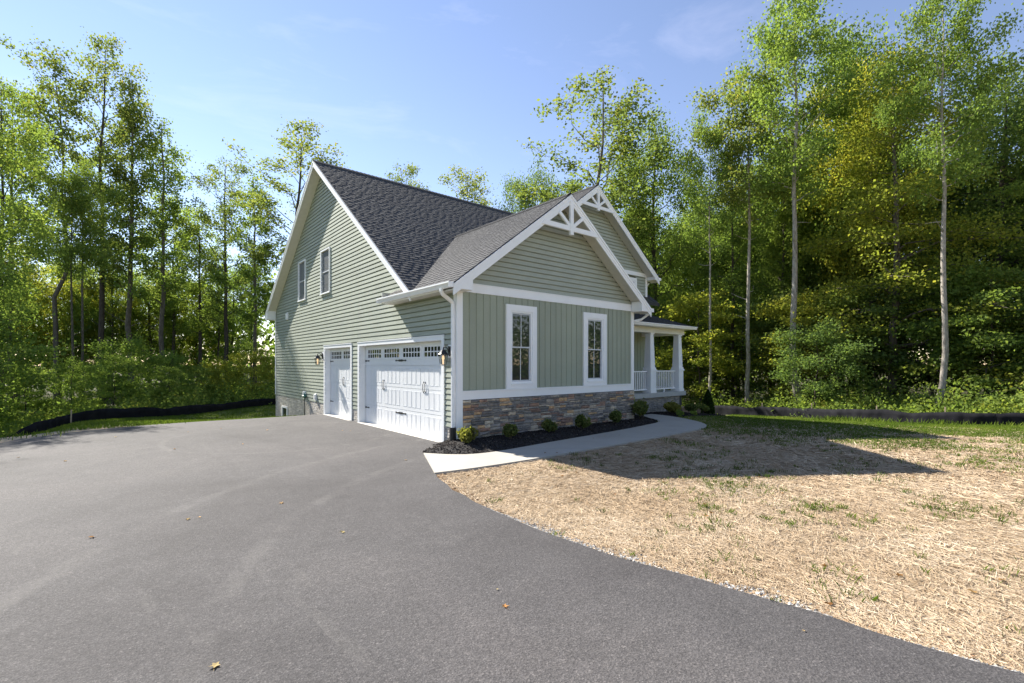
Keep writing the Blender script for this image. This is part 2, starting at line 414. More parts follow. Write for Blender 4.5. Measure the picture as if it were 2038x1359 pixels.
def grassy(x, y):
    f = fbm(x, y, .45, 5)
    right = ss(5.0, 10, x)*.58 + ss(1.5, -1.5, np.abs(lineside([(7.5,-1.6),(19,-5.2),(30,-8)], x, y, True)))*ss(7.5, 10, x)*.5 + ss(8.5, 10.5, x)*ss(-2, 0.5, y)*.5
    left = np.maximum(ss(9.0, 11.5, y)*ss(5, 1, x), ss(-7.9, -9.2, x))*.95
    shade = ss(-1, 2, x)*ss(-5.5, -3, y)*.12
    return np.clip((f-.5)*1.1 + .12 + right + left + shade, 0, 1)

def axis(lo, hi, step, far, grow=1.35):
    c = list(np.arange(lo, hi+1e-6, step)); s = step; a = hi
    while a < far: s *= grow; a += s; c.append(a)
    s = step; a = lo
    while a > -far: s *= grow; a -= s; c.insert(0, a)
    return np.array(c)
gx = axis(-20, 32, .4, 1500); gy = axis(-16, 36, .4, 1500)
XX, YY = np.meshgrid(gx, gy, indexing='ij'); ZZ = G(XX, YY) + (fbm(XX, YY, .5, 9)-.5)*.25*ss(28, 60, np.hypot(XX-3, YY-2))
nx, ny = XX.shape
idx = np.arange(nx*ny).reshape(nx, ny)
V = np.stack([XX, YY, ZZ], -1).reshape(-1, 3)
Fq = np.stack([idx[:-1,:-1], idx[1:,:-1], idx[1:,1:], idx[:-1,1:]], -1).reshape(-1, 4)
me = bpy.data.meshes.new('ground')
me.vertices.add(len(V)); me.vertices.foreach_set('co', V.astype(np.float32).ravel())
me.loops.add(Fq.size); me.loops.foreach_set('vertex_index', Fq.astype(np.int32).ravel())
me.polygons.add(len(Fq)); me.polygons.foreach_set('loop_start', np.arange(0, Fq.size, 4, dtype=np.int32))
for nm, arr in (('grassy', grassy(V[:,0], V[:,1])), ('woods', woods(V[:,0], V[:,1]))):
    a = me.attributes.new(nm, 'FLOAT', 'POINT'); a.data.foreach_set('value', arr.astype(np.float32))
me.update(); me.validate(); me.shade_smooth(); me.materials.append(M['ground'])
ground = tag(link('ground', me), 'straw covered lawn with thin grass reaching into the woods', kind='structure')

# ------------------------------------------------------------------ driveway
def catmull(P, n=10):
    P = [np.array(p, float) for p in P]; P = [2*P[0]-P[1]] + P + [2*P[-1]-P[-2]]; out = []
    for i in range(1, len(P)-2):
        for k in range(n):
            t = k/n
            out.append(.5*((2*P[i])+(-P[i-1]+P[i+1])*t+(2*P[i-1]-5*P[i]+4*P[i+1]-P[i+2])*t*t+(-P[i-1]+3*P[i]-3*P[i+1]+P[i+2])*t**3))
    out.append(P[-2]); return np.array(out)
EDGE_R = catmull([(-.60, -.02), (-.98, -.25), (-1.73, -1.96), (-2.02, -2.7), (-2.22, -3.87), (-2.30, -4.9), (-2.26, -6.0), (-2.06, -6.95), (-1.92, -7.9), (-1.78, -8.9), (-1.6, -11), (-1.5, -15), (-1.5, -26)], 14)
EDGE_R[12:, 0] += (vnoise(EDGE_R[12:,0], EDGE_R[12:,1], 3.0, 4)-.5)*.07
EDGE_B = catmull([(0.02, 10.75), (-1.3, 10.35), (-3.7, 9.75), (-6.2, 8.9), (-7.55, 7.75), (-8.0, 6.7), (-8.5, 4.0), (-9.1, 0), (-9.4, -8), (-9.4, -26)], 10)
poly = list(map(tuple, EDGE_R[::-1])) + [(-.13, .0), (.25, .0), (.25, 8.9), (0.02, 8.95)] + list(map(tuple, EDGE_B))
import bmesh
def sheet(poly, zfun, name, mat, top=.0, thick=.0, cell=.45, parent=None):
    """polygon filled, cut into a grid so that it follows the ground, with a skirt"""
    bm = bmesh.new(); vs_ = [bm.verts.new((p[0], p[1], 0)) for p in poly]
    f = bm.faces.new(vs_)
    if f.normal.z < 0: f.normal_flip()
    bm.normal_update()
    xs = [p[0] for p in poly]; ys = [p[1] for p in poly]
    for ax, lo, hi in ((0, min(xs), max(xs)), (1, min(ys), max(ys))):
        c = lo+cell
        while c < hi:
            co = [0,0,0]; no = [0,0,0]; co[ax] = c; no[ax] = 1
            bmesh.ops.bisect_plane(bm, geom=bm.verts[:]+bm.edges[:]+bm.faces[:], plane_co=co, plane_no=no, dist=1e-5); c += cell
    co = np.array([v.co[:] for v in bm.verts]); z = zfun(co[:,0], co[:,1])
    for v, zz in zip(bm.verts, z): v.co.z = float(zz)+top
    if thick:
        be = [e for e in bm.edges if e.is_boundary]
        r = bmesh.ops.extrude_edge_only(bm, edges=be)
        for v in [g_ for g_ in r['geom'] if isinstance(g_, bmesh.types.BMVert)]: v.co.z -= thick
    bmesh.ops.recalc_face_normals(bm, faces=bm.faces)
    me = bpy.data.meshes.new(name); bm.to_mesh(me); bm.free(); me.materials.append(mat)
    return link(name, me, parent)
drive = tag(sheet(poly, lambda x, y: G(x, y)-.02*ss(-3, -9.5, x)*0, 'driveway', M['asphalt'], .035, .12), 'dark grey asphalt driveway in front of the garage doors', kind='structure')

# ------------------------------------------------------------------ walkway and mulch bed
W_FAR = [(-1.06, -.384), (-.70, -.88), (-.317, -1.13), (.318, -1.20), (1.98, -1.07), (3.96, -.94), (5.47, -.80), (6.81, -.62), (7.26, -.47), (7.65, -.15), (7.95, .35), (8.05, 1.0)]
W_NEAR = [(-1.80, -2.07), (-1.0, -2.19), (.10, -2.26), (1.53, -2.27), (3.22, -2.27), (4.97, -2.24), (6.61, -2.17), (7.28, -2.04), (7.85, -1.70), (8.40, -1.05), (8.95, .05), (9.12, 1.0)]
far = catmull(W_FAR, 8); near = catmull(W_NEAR, 8)
walk = tag(empty('walkway'), kind='structure'); walk['label'] = 'curved pale concrete walkway from the driveway to the porch'
cuts = [0, 26, 37, 47, 57, 72, len(far)-1]
for a, b in zip(cuts[:-1], cuts[1:]):
    A = far[a:b+1].copy(); B = near[a:b+1].copy()
    def inset(P, q0, q1):   # a 10 mm joint between slabs
        d = P[1]-P[0]; P[0] = P[0] + d/np.linalg.norm(d)*q0
        d = P[-2]-P[-1]; P[-1] = P[-1] + d/np.linalg.norm(d)*q1
    inset(A, .007 if a else 0, .007); inset(B, .007 if a else 0, .007)
    pl = list(map(tuple, A)) + list(map(tuple, B[::-1]))
    sheet(pl, lambda x, y: G(x, y)*0+.0, 'slab', M['walk'], .05, .12, 5.0, walk)

bed_poly = [(-.42, .33), (-.02, .33), (-.02, -.001), (6.63, -.001), (6.63, .95), (8.0, .95)] + list(map(tuple, (far[::-1]+np.array([0, .015])))) + [(-.98, -.20), (-.62, -.02)]
def bed_z(x, y):
    P = np.array(far); d = np.min(np.hypot(x[:,None]-P[None,:,0], y[:,None]-P[None,:,1]), axis=1)
    e = np.min(np.hypot(x[:,None]-np.array([-.98,-.62,-.42])[None], y[:,None]-np.array([-.2,-.02,.33])[None]), axis=1)
    return .045 + .11*ss(0, .5, np.minimum(d, e)) + (fbm(x, y, 4, 3)-.5)*.05
bed = tag(sheet(bed_poly, bed_z, 'mulch_bed', M['mulch'], 0, .15, .1), 'dark mulch planting bed between the stone wall and the walkway', kind='structure')
bed2_poly = [(9.05, .95), (9.12, .2), (9.7, -.15), (11.2, -.1), (12.9, .05), (13.2, .9), (12.4, 1.6), (11.9, 3.2), (11.6, 3.2), (11.6, 1.5), (9.05, 1.5)]
bed2 = tag(sheet(bed2_poly, lambda x, y: G(x, y)+.06+(fbm(x, y, 4, 3)-.5)*.05, 'mulch_bed', M['mulch'], 0, .2, .2), 'dark mulch bed in front of the porch', kind='structure')

# ------------------------------------------------------------------ the house
house = tag(empty('house', (0, 0, 0)), 'sage green sided house with charcoal roof, white trim and attached garage', 'house')
W_ = 6.59; YL = 15.72; YR = 8.894; ZR = 9.278; SF = .763; SR = .705; RO = .35     # front block width, rear corner, main ridge
def zmain(y): return np.where(y < YR, ZR-SF*(YR-y), ZR-SR*(y-YR))
GX = W_/2; GZ = 6.345; GS = .75; GO = .40                                        # front gable of the garage
def zgar(x): return GZ-GS*abs(x-GX)
BX = 8.0; BZ = 8.595; BS = .752; BY = 3.0; BR = 11.745; BO = .40                  # second gable
BL = 2*BX-BR
LAP = .1265; BASE = .42

def split(lo, hi, holes):
    segs = [(lo, hi)]
    for a, b in holes:
        out = []
        for s, e in segs:
            if b <= s or a >= e: out.append((s, e)); continue
            if a > s: out.append((s, a))
            if b < e: out.append((b, e))
        segs = out
    return [(s, e) for s, e in segs if e-s > .01]

# --- side wall (x = 0): lap boards cut round the openings
D_BIG = (.62, 5.51); D_SM = (6.23, 8.69); D_TOP = 2.43
SIDE_HOLES = [(D_BIG[0]-.045, D_BIG[1]+.045, -1, D_TOP+.06), (D_SM[0]-.045, D_SM[1]+.045, -1, D_TOP+.06), (8.2, 9.07, 4.47, 6.01), (11.03, 11.88, 4.50, 6.04)]
def side_top(z):
    # y-range of the gable wall at height z (under the roof slabs)
    t = .14
    lo = YR-(ZR-t-z)/SF; hi = YR+(ZR-t-z)/SR
    lo2 = 0.0 if z < 3.74 else lo
    return max(lo2, 0.0) if z < 3.74 else max(0, lo), min(YL, hi)
mb = MB()
mb.prism([(.22, .02, -1.2), (.22, YL-.02, -1.2), (.22, YL-.02, 4.25), (.22, YR, ZR-.2), (.22, 1.6, 3.6), (.22, .02, 3.6)], (.04, 0, 0))
side_wall = mb.build('side_wall', M['siding_back'], house); side_wall['label'] = 'gable end wall of sage lap siding over the garage doors'
def lap_x(y0, y1, z0, z1, y0t, y1t):
    """one lap board on the x=0 wall; the top edge may be shorter (rake)"""
    o, i, bk = -.013, -.003, .12
    zg = z1-.026; f_ = (zg-z0)/(z1-z0); ya = y0+(y0t-y0)*f_; yb = y1+(y1t-y1)*f_; g = .030
    v = [(o,y0,z0), (o,y1,z0), (o,y1,z0+.012), (o,y0,z0+.012), (i,yb,zg), (i,ya,zg), (g,yb,zg), (g,ya,zg), (g,y1t,z1), (g,y0t,z1), (bk,y0,z0), (bk,y1,z0), (bk,y1t,z1), (bk,y0t,z1)]
    return MB().add(v, [(0,10,11,1), (0,1,2,3), (3,2,4,5), (5,4,6,7), (7,6,8,9), (9,8,12,13), (13,12,11,10), (0,3,5,7,9,13,10), (1,11,12,8,6,4,2)])
rs_ = random.Random(3)
z = BASE
while z < 9.0:
    z1 = z+LAP; a0, b0 = side_top(z); a1, b1 = side_top(z1-.001)
    if b0-a0 < .15: break
    if b1 <= a1: a1 = b1 = YR
    hs = [(h[0], h[1]) for h in SIDE_HOLES if h[2] < z1-.01 and h[3] > z+.01]
    for s, e in split(a0, b0, hs):
        st = a1 if s == a0 else s; et = b1 if e == b0 else e
        st = max(st, s); et = min(et, e)
        if et < st: st = et = (s+e)/2
        cs = [s]+([c for c in (s+rs_.uniform(1.6, 3.7)+3.75*i for i in range(5)) if c < e-1.2] if e-s > 4.2 else [])+[e]
        for c0, c1 in zip(cs[:-1], cs[1:]):
            c0_ = c0 if c0 == s else c0+.0025; c1_ = c1 if c1 == e else c1-.0025
            lap_x(c0_, c1_, z, z1, st if c0 == s else max(st, c0_), et if c1 == e else min(et, c1_)).build('siding_board', M['siding'], side_wall)
    z = z1

# --- foundation: cast brick pattern
def bricks(rects, name, parent, x=.0):
    V_, T_ = [], []
    bl, bh, j = .205, .068, .010
    for (ya, yb, za, zb, holes) in rects:
        z = zb; r = 0
        while z > za:
            y = ya - (bl/2 if r % 2 else 0)
            while y < yb:
                a, b = max(y, ya), min(y+bl-j, yb); c, d = max(z-bh+j, za), z
                if b-a > .02 and d-c > .01 and not any(h[0] < (a+b)/2 < h[1] and h[2] < (c+d)/2 < h[3] for h in holes):
                    q = RND.uniform(-.002, .003); e = .006
                    x0, x1 = x+.012, x-q
                    P = [(x0,a,c),(x0,b,c),(x0,b,d),(x0,a,d),(x1,a+e,c+e),(x1,b-e,c+e),(x1,b-e,d-e),(x1,a+e,d-e)]
                    for f in ((4,7,6,5), (0,4,5,1), (1,5,6,2), (2,6,7,3), (3,7,4,0)):
                        V_ += [P[i] for i in f]; T_.append(0)
                    tv = RND.random(); T_[-5:] = [tv]*5
                y += bl
            z -= bh; r += 1
    me = quads_mesh(name, V_, 4, M['brick'], T_)
    return tag(link(name, me, parent), kind='stuff')
mb = MB()
mb.box(.012, .3, .0, D_BIG[0]-.12, -.6, BASE-.004).box(.012, .3, D_BIG[1]+.12, D_SM[0]-.12, -.6, BASE-.004).box(.012, .3, D_SM[1]+.12, YL-.01, -1.6, BASE-.004)
fnd = mb.build('foundation', plain('foundation_joint', (.36,.335,.30), .95, .1, 20), house); fnd['label'] = 'pale cast brick foundation under the side wall'
WELL = (13.62, 14.54, -.9, -.04)
bricks([(.0, D_BIG[0]-.12, -.3, BASE-.004, []), (D_BIG[1]+.12, D_SM[0]-.12, -.3, BASE-.004, []), (D_SM[1]+.12, YL-.012, -1.35, BASE-.004, [WELL])], 'brick', fnd)
win = MB().box(-.03, .05, 13.62, 13.72, -.9, -.04).box(-.03, .05, 14.44, 14.54, -.9, -.04).box(-.03, .05, 13.72, 14.44, -.12, -.04).build('basement_window', M['white'], house)
MB().box(.0, .03, 13.72, 14.44, -.9, -.12).build('pane', M['glass'], win)

# --- corner boards and white bands
mb = MB().box(-.022, .13, -.05, .0, .19, 3.51).box(-.022, .0, .0, .10, .19, 3.51)
cb = mb.build('corner_board', M['white'], house)
MB().box(W_-.12, W_+.022, -.022, .0, .20, 3.51).box(W_, W_+.022, 0, .1, .2, 3.51).build('corner_board', M['white'], house)
MB().box(-.02, .0, YL-.1, YL+.02, BASE, 4.3).box(-.02, .1, YL, YL+.02, BASE, 4.3).build('corner_board', M['white'], house)
MB().box(.132, W_-.122, -.034, .02, 1.05, 1.255).box(.132, W_-.122, -.055, -.034, 1.225, 1.255).build('belt_board', M['white'], house)
MB().box(-.02, W_+.02, -.030, .02, 3.512, 3.722).box(.0, W_, -.045, -.030, 3.70, 3.722).build('frieze_board', M['white'], house)

# --- front wall (y = 0): board and batten, then lap siding in the gable
mb = MB(); mb.prism([(.02, .14, .0), (W_-.02, .14, .0), (W_-.02, .14, 3.6), (GX, .14, GZ-.2), (.02, .14, 3.6)], (0, .06, 0))
front_wall = mb.build('front_wall', M['siding_back'], house); front_wall['label'] = 'front garage wall of vertical siding with lap siding in the gable'
WINS = [(1.41, 2.425), (4.225, 5.245)]
WZ = (1.257, 3.332)
x = .132; bw = .2012
while x < W_-.13:
    x1 = min(x+bw, W_-.122)
    for za, zb in split(1.256, 3.511, [(WZ[0]+.02, WZ[1]-.02)] if any(a+.02 < x1 and b-.02 > x and (min(x1, b)-max(x, a)) > .03 for a, b in WINS) else []):
        # pieces beside a window are cut to its side
        MB().box(x, x+.026, -.020, .08, za, zb).box(x+.026, x+.038, .012, .08, za, zb).box(x+.038, x1, -.004, .08, za, zb).build('vertical_board', M['siding_v'], front_wall)
    hit = [(a, b) for a, b in WINS if a+.02 < x1 and b-.02 > x and (min(x1, b)-max(x, a)) > .03]
    if hit:
        for s, e in split(x, x1, [(hit[0][0]+.01, hit[0][1]-.01)]):
            if e-s > .02: MB().box(s, e, -.001, .08, WZ[0]+.02, WZ[1]-.02).box(s, min(e, s+.018), -.016, -.001, WZ[0]+.02, WZ[1]-.02).build('vertical_board', M['siding_v'], front_wall)
    x += bw
def lap_y(x0, x1, z0, z1, x0t, x1t, y=0.0, bk=.1):
    o, i = y-.016, y-.002; bk = y+bk
    zg = z1-.024; f_ = (zg-z0)/(z1-z0); xa = x0+(x0t-x0)*f_; xb = x1+(x1t-x1)*f_; g = y+.026
    v = [(x0,o,z0), (x1,o,z0), (x1,o,z0+.012), (x0,o,z0+.012), (xb,i,zg), (xa,i,zg), (xb,g,zg), (xa,g,zg), (x1t,g,z1), (x0t,g,z1), (x0,bk,z0), (x1,bk,z0), (x1t,bk,z1), (x0t,bk,z1)]
    return MB().add(v, [(0,1,11,10), (0,3,2,1), (3,5,4,2), (5,7,6,4), (7,9,8,6), (9,13,12,8), (13,10,11,12), (0,10,13,9,7,5,3), (1,2,4,6,8,12,11)])
def gable_laps(xc, zr, s, x0, x1, zstart, y, parent, t=.16):
    z = zstart
    while True:
        h0 = (zr-t-z)/s; h1 = max((zr-t-z-LAP)/s, .01)
        if h0 < .08: break
        lap_y(max(x0, xc-h0), min(x1, xc+h0), z, z+LAP, max(x0, xc-h1), min(x1, xc+h1), y).build('siding_board', M['siding'], parent)
        z += LAP
gable_laps(GX, GZ, GS, .0, W_, 3.724, 0, front_wall)

# --- stone veneer
ST0, ST1 = .02, 1.05
back = MB().box(.134, W_+.01, -.03, .06, -.1, ST1-.002).build('stone_veneer', M['mortar'], house); back['label'] = 'ledge stone veneer under the white belt board'
rects = []
def bsp(x0, x1, z0, z1, r):
    w_, h_ = x1-x0, z1-z0
    if (w_ < .44 and h_ < .085) or (w_ < .30 and h_ < .125 and r.random() < .35):
        rects.append((x0, x1, z0, z1)); return
    if h_ > .085 and (h_ > .30 or w_/h_ < 5.2 or r.random() < .28):
        c = z0+h_*r.uniform(.36, .64); bsp(x0, x1, z0, c, r); bsp(x0, x1, c, z1, r)
    else:
        c = x0+w_*r.uniform(.32, .68); bsp(x0, c, z0, z1, r); bsp(c, x1, z0, z1, r)
rs = random.Random(21)
zz_ = [.05, .20, .36, .53, .69, .86, ST1-.012]
for za, zb in zip(zz_[:-1], zz_[1:]):
    x = .135; 
    while x < W_:
        e = x+rs.uniform(.45, 1.1); e = W_+.01 if e > W_-.3 else e
        bsp(x, e, za, zb, rs); x = e
def stone_mesh(x0, x1, z0, z1, r):
    j = .005; dp = r.uniform(.012, .048)
    a, b, c, d = x0+j*r.random(), x1-j*r.random(), z0+j*r.random(), z1-j*r.random()
    nx_ = 4; nz_ = 3
    v = []; f = []
    for iz in range(nz_+1):
        for ix in range(nx_+1):
            u, w2 = ix/nx_, iz/nz_
            edge = (ix in (0, nx_)) or (iz in (0, nz_))
            px = a+(b-a)*u + (r.uniform(-.5,.5)*.02 if not edge or iz in (0, nz_) and ix not in (0, nx_) else r.uniform(-.005,.005))
            pz = c+(d-c)*w2 + (r.uniform(-.008,.008) if not edge else r.uniform(-.0035,.0035))
            py = -.03-dp*(.45 if edge else 1.0) - r.uniform(-.006, .008)
            v.append((px, py, pz))
    n = nx_+1
    for iz in range(nz_):
        for ix in range(nx_): f.append((iz*n+ix, iz*n+ix+1, (iz+1)*n+ix+1, (iz+1)*n+ix))
    ring = [ix for ix in range(n)] + [iz*n+nx_ for iz in range(1, nz_+1)] + [nz_*n+ix for ix in range(nx_-1, -1, -1)] + [iz*n for iz in range(nz_-1, 0, -1)]
    base = len(v)
    for q in ring: v.append((v[q][0], -.028, v[q][2]))
    m_ = len(ring)
    for k in range(m_): f.append((ring[k], base+k, base+(k+1) % m_, ring[(k+1) % m_]))
    return MB().add(v, f)
rects.sort(key=lambda q: -(q[1]-q[0])*(q[3]-q[2]))
rest = MB()
for k, q in enumerate(rects):
    s_ = stone_mesh(*q, rs)
    if k < 300: s_.build('stone', M['stone'], back)
    else: rest.add(s_.v, s_.f)
if rest.v: tag(rest.build('small_stones', M['stone'], back), kind='stuff')

# --- windows
def hung_window(x0, x1, z0, z1, y, parent, cas=.15):
    o = MB().box(x0, x0+cas, y-.045, y+.03, z0, z1).box(x1-cas, x1, y-.045, y+.03, z0, z1).box(x0+cas, x1-cas, y-.045, y+.03, z1-cas, z1).box(x0+cas, x1-cas, y-.045, y+.03, z0, z0+cas*.85)
    o.box(x0+cas, x1-cas, y-.058, y-.045, z0+cas*.85-.03, z0+cas*.85)
    wn = o.build('window', M['white'], parent)
    a, b, c, d = x0+cas+.001, x1-cas-.001, z0+cas*.85+.001, z1-cas-.001
    fr = MB()
    fr.box(a, a+.045, y-.03, y+.06, c, d).box(b-.045, b, y-.03, y+.06, c, d).box(a+.045, b-.045, y-.03, y+.06, d-.04, d).box(a+.045, b-.045, y-.03, y+.06, c, c+.045)
    fr.build('frame', M['white'], wn)
    a += .046; b -= .046; c += .046; d -= .041; m_ = (c+d)/2; xm = (a+b)/2
    for (p, q, yy) in ((c, m_+.02, y+.022), (m_-.02, d, y+.0)):
        sh = MB().box(a, a+.03, yy-.012, yy+.02, p, q).box(b-.03, b, yy-.012, yy+.02, p, q).box(a+.03, b-.03, yy-.012, yy+.02, q-.035, q).box(a+.03, b-.03, yy-.012, yy+.02, p, p+.035)
        sh.build('sash', M['grey_frame'], wn)
        MB().box(a+.03, b-.03, yy+.004, yy+.012, p+.035, q-.035).build('pane', M['glass'], wn)
        MB().box(xm-.007, xm+.007, yy-.006, yy+.003, p+.035, q-.035).build('muntin', M['white'], wn)
    return wn
for i, (a, b) in enumerate(WINS):
    w1 = hung_window(a, b, WZ[0], WZ[1], 0, house)
    w1['label'] = 'front garage window near the downspout corner' if i == 0 else 'front garage window near the porch'
# a small jar on the sill behind the first pane is seen through glass: left to reflections

def gable_window(y0, y1, z0, z1, parent):
    cas = .055
    wn = MB().box(-.045, .05, y0, y0+cas, z0, z1).box(-.045, .05, y1-cas, y1, z0, z1).box(-.045, .05, y0+cas, y1-cas, z1-cas, z1).box(-.045, .05, y0+cas, y1-cas, z0, z0+cas).box(-.065, -.045, y0-.02, y1+.02, z0-.0, z0+.03).build('gable_window', M['white'], parent)
    a, b, c, d = y0+cas, y1-cas, z0+cas, z1-cas; m_ = (c+d)/2
    MB().box(-.01, .03, a, b, m_-.02, m_+.02).box(-.0, .03, a, a+.03, c, d).box(-.0, .03, b-.03, b, c, d).build('sash', M['grey_frame'], wn)
    for p, q in ((c, m_-.02), (m_+.02, d)): MB().box(.012, .02, a+.03, b-.03, p, q).build('pane', M['screen'], wn)
    return wn
gable_window(8.14, 9.13, 4.42, 6.06, house); gable_window(10.97, 11.94, 4.45, 6.09, house)
MB().box(-.05, .0, 13.5, 13.74, 3.83, 4.15).box(-.075, -.05, 13.53, 13.71, 3.86, 4.12).build('wall_vent', M['white'], house)
MB().box(-.05, .0, 9.63, 9.78, .48, .74).box(-.09, -.05, 9.65, 9.76, .52, .70).build('outlet_box', M['white'], house)
MB().box(-.05, .0, 11.0, 11.2, .55, .78).box(-.085, -.05, 11.03, 11.17, .58, .74).build('outlet_box', M['white'], house)

# --- garage doors
XD = .20
def garage_door(y0, y1, nwin, name):
    gd = MB().box(XD, XD+.02, y0-.03, y1+.03, .0, 2.46).build('garage_door', M['door_white'], house)
    gd['label'] = name
    sec = 2.43/4; cw = (y1-y0)/nwin
    for k in range(4):
        MB().box(XD-.022, XD-.001, y0, y1, .006+k*sec, (k+1)*sec-.008).build('door_section', M['door_white'], gd)
    for c in range(nwin):
        a = y0+c*cw+.10; b = y0+(c+1)*cw-.10
        if nwin > 2:
            a = y0+.19+c*(y1-y0-.20)/nwin; b = a+.94
        else:
            a = y0+.13+c*1.19; b = a+.98
        zz0, zz1 = 2.055, 2.30
        f = MB().box(XD-.036, XD-.023, a-.05, b+.05, zz0-.05, zz0).box(XD-.036, XD-.023, a-.05, b+.05, zz1, zz1+.05).box(XD-.036, XD-.023, a-.05, a, zz0, zz1).box(XD-.036, XD-.023, b, b+.05, zz0, zz1)
        for q in range(1, 6): yy = a+(b-a)*q/6; f.box(XD-.034, XD-.025, yy-.014, yy+.014, zz0, zz1)
        f.box(XD-.033, XD-.024, a, b, (zz0+zz1)/2-.013, (zz0+zz1)/2+.013)
        wl = f.build('window_grille', M['door_white'], gd)
        MB().box(XD-.0245, XD-.0225, a, b, zz0, zz1).build('pane', M['glass'], gd)
        # raised long panels below
        for k in range(3):
            for q in range(4):
                pa = a-.03+(b-a+.06)*q/4+.018; pb = a-.03+(b-a+.06)*(q+1)/4-.018
                c0 = .006+k*sec+.10; c1 = (k+1)*sec-.075
                e = .016
                v = [(XD-.0225,pa,c0),(XD-.0225,pb,c0),(XD-.0225,pb,c1),(XD-.0225,pa,c1)]
                # a stamped frame with a recessed field: four bevelled strips
                mbp = MB()
                for (u0,u1,t0,t1) in ((pa,pb,c0,c0+e),(pa,pb,c1-e,c1),(pa,pa+e,c0+e,c1-e),(pb-e,pb,c0+e,c1-e)): mbp.box(XD-.0270, XD-.0225, u0, u1, t0, t1)
                mbp.box(XD-.0250, XD-.0225, pa+e, pb-e, c0+e, c1-e)
                mbp.build('door_panel', M['door_white'], gd)
    def strap(yc, zc, dirs):
        for d in dirs:
            pts = [(0,-.022),(.05*d,-.03),(.16*d,-.014),(.25*d,-.012),(.275*d,-.024),(.31*d,-.018),(.335*d,0)]
            P = [(XD-.034, yc+p[0]*.98, zc+p[1]) for p in pts] + [(XD-.034, yc+p[0]*.98, zc-p[1]) for p in pts[::-1][1:]]
            MB().prism(P, (.010, 0, 0)).build('hinge', M['black'], gd)
    def handle(yc, zc):
        for d in (-.045, .045):
            m2 = MB(); m2.tube([(XD-.028,yc+d,zc+.12),(XD-.05,yc+d,zc+.10),(XD-.06,yc+d+.006,zc),(XD-.05,yc+d,zc-.10),(XD-.028,yc+d,zc-.12)], [.005,.0065,.007,.0065,.005], 6)
            for zz in (.125, -.125):
                m2.prism([(XD-.034, yc+d+.014*math.cos(t_), zc+zz+.026*math.sin(t_)) for t_ in [i*math.pi/4 for i in range(8)]], (.010,0,0))
            m2.build('handle', M['black'], gd)
    if nwin > 2:
        for zz in (1.965, .51): strap(y1-.01, zz, (-1,)); strap(y0+.01, zz, (1,)); strap((y0+y1)/2, zz, (-1, 1))
        handle(4.16, 1.255); handle(1.752, 1.265)
        MB().box(XD-.035, XD-.022, y0+.12, y0+.18, .30, .36).build('lock', M['black'], gd)
    else:
        for zz in (1.965, .51): strap(y1-.01, zz, (-1,)); strap(y0+.01, zz, (1,))
        handle((y0+y1)/2-.12, 1.265)
    MB().box(XD-.03, XD, y0, y1, .0, .02).build('bottom_seal', M['black'], gd)
    return gd
garage_door(D_BIG[0], D_BIG[1], 4, 'wide white panelled garage door with a row of small windows')
garage_door(D_SM[0], D_SM[1], 2, 'narrow white panelled garage door')
for a, b in (D_BIG, D_SM):
    t_ = .115
    tr = MB().box(-.028, .0, a-t_, a, -.02, D_TOP+.12).box(-.028, .0, b, b+t_, -.02, D_TOP+.12).box(-.028, .0, a, b, D_TOP, D_TOP+.12)
    tr.box(-.04, -.028, a-t_-.01, b+t_+.01, D_TOP+.10, D_TOP+.125)
    tr.box(.001, XD, a-.04, a, -.02, D_TOP).box(.001, XD, b, b+.04, -.02, D_TOP).box(.001, XD, a, b, D_TOP, D_TOP+.05)
    tr.box(XD-.055, XD-.03, b-.03, b, 0, D_TOP).box(XD-.055, XD-.03, a, a+.03, 0, D_TOP)
    tr.build('door_casing', M['white'], house)
    MB().box(-.10, .30, a-.0, b+.0, -.15, .045*0+.04).build('threshold', M['concrete'], house)

# --- roofs
def shingles(name, O, u, v, n, ulen, vlen, keep, parent, seed=1, expo=.142):
    """laminated shingle tabs laid in courses on the plane O + a*u + b*v"""
    r = np.random.default_rng(seed); V_, T_ = [], []
    O = np.array(O); u = np.array(u); v = np.array(v); n = np.array(n)
    k = 0; b = 0.0
    while b < vlen:
        a = -r.uniform(0, .3)
        b1 = min(b+expo, vlen)
        tooth = True
        while a < ulen:
            wd = r.uniform(.10, .26) if tooth else r.uniform(.05, .20)
            a0, a1 = max(a, 0), min(a+wd, ulen)
            if a1-a0 > .004:
                c = O+u*(a0+a1)/2+v*(b+b1)/2
                if keep(c):
                    h = .017 if tooth else .010
                    bb = b - (.012 if tooth else 0); bb = max(bb, -.012)
                    tt = r.uniform(.48, .80) if tooth else r.uniform(.22, .48)
                    p = [O+u*a0+v*bb+n*h, O+u*a1+v*bb+n*h, O+u*a1+v*b1+n*.004, O+u*a0+v*b1+n*.004]
                    q = [O+u*a0+v*bb, O+u*a1+v*bb]
                    V_ += p; T_.append(tt); V_ += [q[0], q[1], p[1], p[0]]; T_.append(tt*.5)
                    V_ += [q[0], p[0], p[3], O+u*a0+v*b1-n*.002]; T_.append(tt*.7)
                    V_ += [q[1], O+u*a1+v*b1-n*.002, p[2], p[1]]; T_.append(tt*.7)
            a += wd; tooth = not tooth
        b += expo; k += 1
    return tag(link(name, quads_mesh(name, V_, 4, M['shingle'], T_), parent), kind='stuff')
